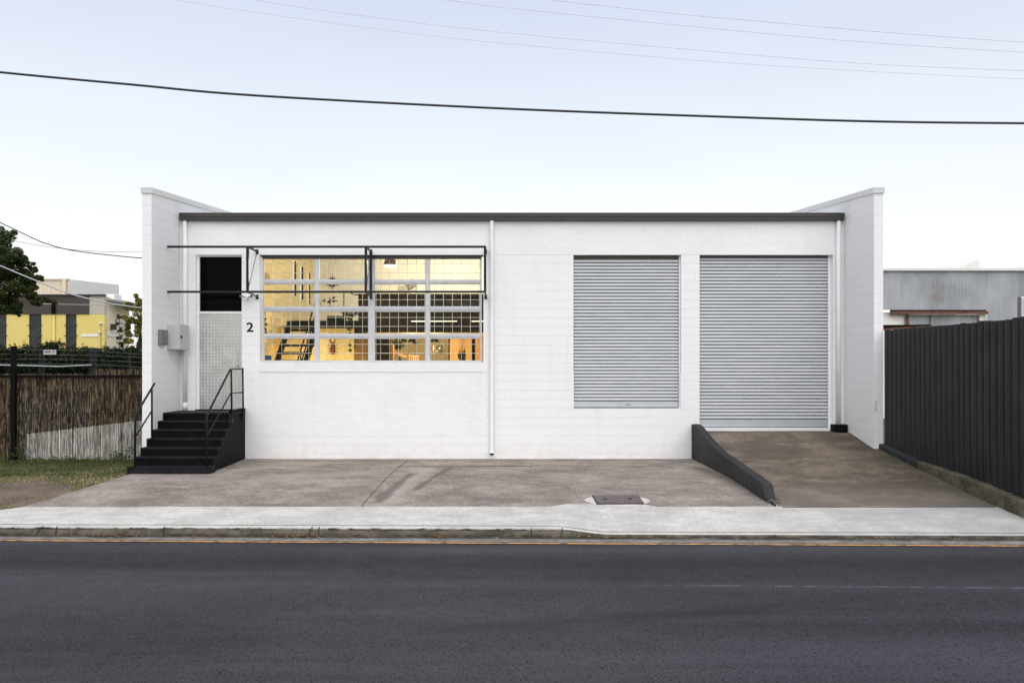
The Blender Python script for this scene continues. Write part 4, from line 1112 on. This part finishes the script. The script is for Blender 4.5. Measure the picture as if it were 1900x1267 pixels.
for i in range(70):
    xx = X(-60,Yb)+i*.07; g.tube([(xx, Yb+.02, 1.4),(xx+.55, Yb+.02, 2.02)], .003, 3); g.tube([(xx, Yb+.022, 2.02),(xx+.55, Yb+.022, 1.4)], .003, 3)
g.build('chain_mesh', M['in_black'], bf)
sg = thing('small_sign', at(92, 653, Yb-.1), 'small faded white sign hung on the barbed wire fence', 'sign')
Ys = Yb-.08; a, b = at(80.5,658,Ys), at(104.5,649,Ys)
MB().bev(a.x, b.x, Ys, Ys+.008, a.z, b.z, .002).build('sign_plate', M['sign'], sg)
for px, w_ in ((83,2.2),(85.6,1.6),(87.8,2),(90.2,2),(92.6,1.6),(98,2)): MB().box(X(px,Ys), X(px+w_,Ys), Ys-.002, Ys-.0005, Z(654.3,Ys), Z(651.3,Ys)).build('faded_letter', M['ink'], sg)

# ------------------------------------------------------------------ hedge, trees
hg = thing('hedge', (-12.5, 23.5, 0), 'dense dark green hedge behind the barbed wire fence', 'hedge')
g = MB(); rg = random.Random(21)
for i in range(46):
    px = -90+i*8.4; topy = 648+7*mnoise.noise(Vector((i*.45,0,0)))-(10 if 78 < px < 118 else 0)-(6 if 38 < px < 60 else 0)
    for k in range(3):
        c = at(px+rg.uniform(-3,3), topy+11+k*13, 23.5+rg.uniform(-.2,.3)); leaves(g, c, (.26,.42,.26), 330, .085, i*3+k)
    if rg.random() < .4: leaves(g, at(px, topy-2, 23.4), (.05,.05,.16), 26, .07, i+900)
g.build('foliage', M['leaf_hedge'], hg)
g = MB(); g.grid(lin(X(-110,23.8), X(300,23.8), 40), [23.75,23.8], lambda x,y: 2.28 if y < 23.77 else -.05); g.build('twiggy_core', M['bark'], hg)
g = MB()
for i in range(12): x = X(-80+i*32, 23.6); g.tube([(x,23.6,-.05),(x+.05,23.6,1.2),(x-.05,23.6,2.1)], [.04,.03,.01], 6)
g.build('stems', M['bark'], hg)

def tree(name, label, trunk, blobs, Y, mat, n, size, dy=1.0, k=1.0):
    t = thing(name, (trunk[0][0], Y, -.05), label, 'tree')
    MB().tube([Vector(p) for p in trunk], [k*(.26-.18*i/(len(trunk)-1)) for i in range(len(trunk))], 10).build('trunk', M['bark'], t)
    g = MB(); lb = MB(); top = Vector(trunk[-1]); mid = Vector(trunk[-2]); rg = random.Random(len(label))
    for i, (px, py, rr) in enumerate(blobs):
        yy = Y+rg.uniform(-dy, dy)*min(1, rr/25); c = at(px, py, yy); r = rr*yy/F
        s0 = mid.lerp(top, rg.random())
        m_ = s0.lerp(c, .55)+Vector((0,0,-.12)); lb.tube([s0, m_, c], [.035*k,.02*k,.008*k], 6)
        for q in range(3): lb.tube([m_.lerp(c,.5), c+Vector((rg.uniform(-1,1)*r*.8, rg.uniform(-1,1)*r*.5, rg.uniform(-.7,.8)*r))], [.015,.005], 4)
        sub = max(4, int(rr/2.6))
        for q in range(sub):
            a = rg.uniform(0,6.28); e_ = rg.uniform(-1,1); d = Vector((math.cos(a)*math.sqrt(1-e_*e_), math.sin(a)*math.sqrt(1-e_*e_), e_))*rg.uniform(.35,.95)*r
            leaves(g, c+d, (r*.46, r*.46, r*.36), int(n*rr*rr/625*4/sub)+18, size, i*50+q)
    g.build('crown', mat, t); lb.build('limbs', M['bark'], t)
tr = [(-20.5,24,-.05),(-20.3,24,2.2),(-19.6,24,4.0),(-18.6,24,5.2)]
tree('leafy_tree', 'spreading dark green tree reaching in at the left edge', [(-18.2,24,-.05),(-18.1,24,2.0),(-17.9,24,3.8),(-17.4,24,5.4)],
     [(-75,425,46),(-30,470,48),(-70,520,70),(0,446,26),(16,440,15),(24,474,24),(36,486,17),(12,505,30),(45,503,18),(60,496,9),(42,528,22),(66,519,13),(78,517,6),(20,545,32),(58,545,18),(68,561,11),(88,557,9),(104,559,7),(40,573,12),(8,572,13),(34,581,6),(-20,565,30)], 24, M['leaf_dark'], 620, .085)
tree('sunlit_tree', 'sunlit yellow green tree between the hedge and the white building', [(-13.6,29,-.05),(-13.6,29,2.2),(-13.4,29,3.2),(-13.5,29,4.0)],
     [(250,553,10),(262,560,11),(240,566,8),(252,575,13),(270,585,22),(240,592,12),(256,600,15),(236,606,9),(248,622,15),(262,636,16),(238,632,10),(252,648,10),(231,566,5),(285,560,28),(290,620,30)], 29, M['leaf_sunlit'], 520, .085, .6, .3)
tree('dark_sapling', 'slim dark sapling in front of the cream side wall', [(-18.3,36,-.05),(-18.4,36,2),(-18.45,36,3),(-18.45,36,4)],
     [(222,588,5),(220,600,4),(223,612,5),(221,626,5),(224,640,6)], 36, M['leaf_dark'], 500, .12, .2, .12)

# ------------------------------------------------------------------ yellow building, far left
YB = 38.0
yb_ = thing('yellow_building', (-24, YB, 0), 'yellow blockwork building with brown fascia and barred windows', 'building')
x0, xc = X(-260,YB), X(194,YB)
Zt = Z(549,YB); Zm = Z(583,YB); dk = 7.5
sx_ = lambda y: xc+(y-YB)*(X(235,YB+dk)-xc)/dk
wins = [(-12,12),(54,77),(122,142)]
g = MB(); edges = [x0]+sum([[X(a,YB),X(b,YB)] for a,b in wins], [])+[xc]
for i in range(0, len(edges)-1, 2): g.box(edges[i], edges[i+1], YB, YB+.2, -.05, Zm)
for a, b in wins: g.box(X(a,YB), X(b,YB), YB, YB+.2, -.05, Z(648,YB))
g.build('wall', M['yellow_wall'], yb_)
g = MB(); g.box(x0, X(166,YB), YB-.05, YB+.2, Zm+.001, Zt); g.build('fascia', M['brown_clad'], yb_)
g = MB(); g.box(X(166,YB)+.001, xc, YB-.01, YB+.2, Zm+.001, Zt); g.build('upper_wall', M['beige'], yb_)
g = MB(); v = [(xc+.001,YB,-.05),(X(240,YB+dk),YB+dk,-.05),(X(240,YB+dk),YB+dk,Z(559,YB+dk)),(xc+.001,YB,Zt)]
v2 = [(p[0]-.2,p[1]+.05,p[2]) for p in v]; g.add(v+v2, [(0,1,2,3),(4,7,6,5),(0,4,5,1),(1,5,6,2),(2,6,7,3),(3,7,4,0)]); g.build('side_wall', M['cream_wall'], yb_)
g = MB(); g.box(x0, xc+.05, YB-.12, YB+.1, Zt+.001, Zt+.07); g.build('roof_edge', M['gutter'], yb_)
MB().box(x0, xc, YB+.2, YB+dk, Zt-.2, Zt-.1).build('roof', M['galv'], yb_)
for a, b in wins:
    xa, xb = X(a,YB), X(b,YB); f = MB(); f.box(xa, xb, YB+.10, YB+.12, Z(648,YB), Zm); wo_ = f.build('window', M['dim_glass'], yb_)
    g = MB()
    for k in range(7): x = xa+(xb-xa)*(k+.5)/7; g.box(x-.012, x+.012, YB-.03, YB-.005, Z(646,YB), Zm+.02)
    for py in (603.5, 623): g.box(xa-.06, xb+.06, YB-.04, YB-.03, Z(py,YB)-.02, Z(py,YB)+.02)
    g.build('bars', M['dark_steel'], wo_)
x = X(101.5,YB); MB().tube([(x,YB-.06,-.05),(x,YB-.06,Zm)], .05, 8).build('downpipe', M['yellow_wall'], yb_)
MB().box(x-.07, x+.07, YB-.17, YB-.06, Zm+.005, Z(566,YB)).build('rainhead', M['in_black'], yb_)
for px, py in ((187,600),(185,616.5)): MB().lathe([(0,-.10),(.05,-.08),(.06,0),(.06,.05)], at(px,py,YB-.05), 10, axis=(0,1,0)).build('wall_light', M['white'], yb_)
MB().box(X(151,YB), X(183,YB), YB-.03, YB-.001, Z(624.6,YB), Z(620.2,YB)).build('name_strip', M['white'], yb_)
d = Vector((v[1][0]-v[0][0], dk, 0)).normalized()
g = MB(); p0 = Vector(v[0])+d*.6+Vector((.02,0,0)); nrm = Vector((d.y,-d.x,0))
def sidebox(t0, t1, z0, z1, th):
    a, b = Vector((xc,YB,0))+d*t0+nrm*.003, Vector((xc,YB,0))+d*t1+nrm*.003
    vv = [(a.x,a.y,z0),(b.x,b.y,z0),(b.x,b.y,z1),(a.x,a.y,z1)]; ww = [(p[0]+nrm.x*th, p[1]+nrm.y*th, p[2]) for p in vv]
    return MB().add(vv+ww, [(0,3,2,1),(4,5,6,7),(0,1,5,4),(1,2,6,5),(2,3,7,6),(3,0,4,7)])
sidebox(.5, 3.9, Z(625.2,YB+2), Z(620.6,YB+2), .03).build('name_strip', M['white'], yb_)
sidebox(1.6, 2.2, Z(612,YB+2), Z(602,YB+2), .2).build('wall_lamp', M['bark'], yb_)
lw = sidebox(4.3, 5.6, Z(650,YB+4.5), Z(590,YB+4.5), .02).build('window', M['dim_glass'], yb_)
g = MB()
for k in range(9):
    s_ = sidebox(4.3, 5.6, 2.7+k*.2, 2.76+k*.2, .12); g.add(s_.v, s_.f)
g.build('louvres', M['white'], lw)
ac = thing('roof_air_conditioner', at(204, 549, YB+1.5), 'white air conditioner on the yellow building roof edge', 'air conditioner')
MB().bev(X(193,YB+1.5), X(214,YB+1.5), YB+1.4, YB+2.2, Zt-.1, Z(546,YB+1.5), .03).build('casing', M['pale_panel'], ac)
YU = 46.0                                  # taller shed behind
us = thing('cream_shed', (-24, YU, 0), 'tall cream ribbed shed rising behind the yellow building', 'building')
g = MB(); xa, xb = X(40,YU), X(127,YU); prof = []; x = xa
while x < xb: prof += [(x,YU),(x+.12,YU),(x+.15,YU-.04),(x+.19,YU-.04),(x+.22,YU)]; x += .26
prof.append((xb,YU)); vs = [(p,q,0) for p,q in prof]+[(p,q,Z(519,YU)) for p,q in prof]; n = len(prof)
g.add(vs, [(i,i+1,n+i+1,n+i) for i in range(n-1)]); g.build('ribbed_wall', M['ribbed'], us)
g = MB(); v = [(xb,YU,0),(X(221,54),54,0),(X(221,54),54,Z(528.5,54)),(xb,YU,Z(518,YU))]
v2 = [(p[0]-.2,p[1]+.2,p[2]) for p in v]; g.add(v+v2, [(0,1,2,3),(4,7,6,5),(0,4,5,1),(1,5,6,2),(2,6,7,3),(3,7,4,0)]); g.build('end_wall', M['pale_panel'], us)
g = MB(); g.box(xa, xb+.05, YU-.12, YU+.05, Z(519.5,YU), Z(517,YU)); g.box(xb-.28, xb-.08, YU-.16, YU-.045, Z(549,YU), Z(519.5,YU)); g.build('trim', M['ribbed'], us)

# ------------------------------------------------------------------ corrugated shed, right
YS = 30.0
sh = thing('corrugated_shed', (18, YS, 0), 'old grey corrugated iron shed behind the charcoal fence', 'shed')
def corr(x0, x1, z0, z1, Y, pitch=.105, d=.018):
    g = MB(); n = int((x1-x0)/pitch*6); vs = []
    for i in range(n+1): x = x0+(x1-x0)*i/n; y = Y+d*math.sin(2*math.pi*x/pitch); vs += [(x,y,z0),(x,y,z1)]
    return g.add(vs, [(2*i,2*i+2,2*i+3,2*i+1) for i in range(n)], 0, True)
xL = X(1560,YS)
corr(xL, X(1832,YS), Z(575,YS), Z(503,YS), YS).build('upper_cladding', M['galv'], sh)
corr(X(1832,YS)+.001, X(2100,YS), 0, Z(503,YS), YS-.005).build('side_cladding', M['galv'], sh)
corr(X(1683,YS), X(1832,YS), .0, Z(583,YS), YS+.25).build('lower_cladding', M['galv'], sh)
MB().box(xL, X(1683,YS), YS+.2, YS+.3, 0, Z(579,YS)).build('white_panel', M['pale_panel'], sh)
MB().box(X(1821,YS), X(1831.5,YS), YS+.12, YS+.16, 1.5, Z(583,YS)).build('white_flashing', M['pale_panel'], sh)
MB().box(X(1653,YS), X(1831,YS), YS-.10, YS+.06, Z(583,YS), Z(577.5,YS)).build('rusty_beam', M['rust'], sh)
MB().box(X(1653,YS), X(1829,YS), YS-.04, YS+.1, Z(577.4,YS), Z(575,YS)).build('dark_void', M['in_black'], sh)
g = MB(); g.box(X(1682.5,YS), X(1687,YS), YS+.02, YS+.1, 1.5, Z(583,YS)); g.build('rusty_strut', M['rust'], sh)
g = MB(); g.box(X(1730.5,YS), X(1732,YS), YS+.2, YS+.23, 1.5, Z(583,YS)); g.build('rusty_seam', M['rust'], sh)
g = MB(); g.box(xL, X(2100,YS), YS-.14, YS-.03, Z(503,YS), Z(498.6,YS)); g.build('roof_gutter', M['offwhite'], sh)
g = MB(); g.extr([(YS-.03,Z(502,YS)),(YS+8,Z(502,YS)+.1),(YS+8,Z(502,YS)+.15),(YS-.03,Z(502,YS)+.05)], xL, X(2100,YS)); g.build('roof', M['galv'], sh)
y = 28.0
ls = thing('lean_to_roof', (15, 27.5, 0), 'low dark lean-to roof with rusty edge just above the fence top', 'roof')
g = MB(); a = at(1620,603,27), at(1728,602,29), at(1728,605,29), at(1620,611,27)
g.add([a[0],a[1],a[2],a[3]]+[p+Vector((0,.4,.02)) for p in a], [(0,1,2,3),(4,7,6,5),(0,4,5,1),(1,5,6,2),(2,6,7,3),(3,7,4,0)]); g.build('roof_sheet', M['in_dark'], ls)
MB().tube([at(1620,612.2,26.95), at(1735,605.8,28.95), at(1760,605,29)], .035, 5).build('rusty_edge', M['rust'], ls)
g = MB()
for px in (1650, 1725): p = at(px, 606, 28.3); g.box(p.x-.04, p.x+.04, 28.3, 28.38, -.05, p.z+.05)
g.build('post', M['rust'], ls)
lt = thing('louvred_vent', (X(1902,24), 24, 0), 'white louvred vent stack at the right edge above the fence', 'vent')
g = MB(); Yv = 24.0; xa = X(1895.5,Yv)
for k in range(10): z = Z(586-k*3.7,Yv); g.add([(xa,Yv,z),(xa+.5,Yv,z),(xa+.5,Yv+.05,z+.035),(xa,Yv+.05,z+.035),(xa,Yv,z-.012),(xa+.5,Yv,z-.012)], [(0,1,2,3),(4,5,1,0)])
g.build('louvres', M['white'], lt); MB().box(xa+.0, xa+.5, Yv+.055, Yv+.2, Z(589,Yv), Z(550,Yv)).build('housing', M['dark_box'], lt)
MB().box(X(1896,Yv), X(1898,Yv), Yv, Yv+.04, -.05, Z(588,Yv)).build('post', M['offwhite'], lt)
fb_ = thing('far_gable', (X(1800,60), 60, 0), 'pale triangular gable peak behind the corrugated shed', 'building')
g = MB(); Yg = 60; q = [(X(1775,Yg),Z(501,Yg)),(X(1812,Yg),Z(482,Yg)),(X(1817.5,Yg),Z(481.5,Yg)),(X(1817.5,Yg),0),(X(1775,Yg),0)]
g.extr([(a,b) for a,b in q], Yg, Yg+8, 'y'); g.build('gable_wall', M['pale_panel'], fb_)
fb2 = thing('far_roof', (X(1900,60), 62, 0), 'pale roof slope at the far right behind the shed gutter', 'building')
g = MB(); q = [(X(1875,62),Z(499,62)),(X(1905,62),Z(494,62)),(X(1960,62),Z(490,62)),(X(1960,62),0),(X(1875,62),0)]
g.extr(q, 62, 70, 'y'); g.build('roof_wall', M['pale_panel'], fb2)

# ------------------------------------------------------------------ cables
def cable(pts, Y, r, mat, label, group, Y2=None, ext=True):
    n = len(pts); P = []
    # smooth curve through the samples (Catmull-Rom)
    q = [Vector((a, b, 0)) for a, b in pts]
    if group == G1: q = [q[0]+(q[0]-q[1]).normalized()*1500]+q+[q[-1]+(q[-1]-q[-2]).normalized()*1500]
    q = [q[0]*2-q[1]]+q+[q[-1]*2-q[-2]]
    S = []
    for i in range(1, len(q)-2):
        for k in range(10):
            t = k/10; S.append(.5*((2*q[i])+(q[i+1]-q[i-1])*t+(2*q[i-1]-5*q[i]+4*q[i+1]-q[i+2])*t*t+(-q[i-1]+3*q[i]-3*q[i+1]+q[i+2])*t**3))
    S.append(q[-2])
    for i, p in enumerate(S):
        yy = Y if Y2 is None else Y+(Y2-Y)*i/(len(S)-1); P.append(at(p.x, p.y, yy))
    if Y == 26: r = [r*(1-.85*i/len(P)) for i in range(len(P))]
    MB().tube(P, r, 6).build('power_line', mat, label=label, cat='cable', group=group)
G1 = 'power lines crossing the sky'
cable([(-300,103),(0,134.5),(240,157),(480,178),(950,202.5),(1400,219),(1640,226),(1900,229),(2200,230)], 9.0, .0135, M['cable_black'], 'thick black cable sweeping across the sky above the building', G1)
cable([(-100,-70),(325,0),(480,24),(760,62),(950,82),(1300,113),(1600,132),(1900,147),(2200,158)], 14, .0042, M['cable_thin'], 'faintest and lowest of the four thin lines at the top of the sky', G1)
cable([(100,-62),(470,0),(690,32),(950,62),(1300,94),(1600,118),(1900,131.5),(2200,143)], 13, .0046, M['cable_thin'], 'thin line second from the bottom of the four at the top', G1)
cable([(450,-52),(825,0),(950,16),(1300,51),(1600,78),(1900,97),(2200,110)], 12.5, .0046, M['cable_thin'], 'thin line second from the top of the four at the top', G1)
cable([(700,-42),(1020,0),(1276,28),(1400,39),(1640,60),(1900,78.5),(2200,95)], 12, .0046, M['cable_thin'], 'uppermost of the four thin lines at the top of the sky', G1)
G2 = 'cables over the left building'
cable([(-60,385),(0,413),(40,432),(80,450),(130,464),(200,473),(264,479),(330,482)], 20.5, .013, M['bark'], 'brown sagging cable above the left tree', G2)
cable([(30,448),(90,458),(170,466),(264,468),(330,467)], 34, .014, M['cable_pale'], 'very faint cable just under the brown sagging one', G2)
cable([(-60,468),(0,493),(60,518),(130,545),(200,562),(262,571.5)], 18, .016, M['cable_pale'], 'thick pale service cable in front of the tree and yellow building', G2)
cable([(60,563),(130,565),(264,566)], 33, .014, M['cable_pale'], 'thin straight cable across the brown fascia', G2)
for pts, lb in (([(-40,275),(0,299),(90,348),(130,372)], 'faint top line of the four at the left edge of the sky'), ([(-40,300),(0,323),(100,378),(150,400)], 'faint second line of the four at the left edge'),
            ([(-40,343),(0,363),(60,395),(130,425)], 'faint third line of the four at the left edge'), ([(-40,362),(0,382),(60,408),(130,432)], 'faint lowest line of the four at the left edge')):
    cable(pts, 26, .004, M['cable_thin'], lb, G2)
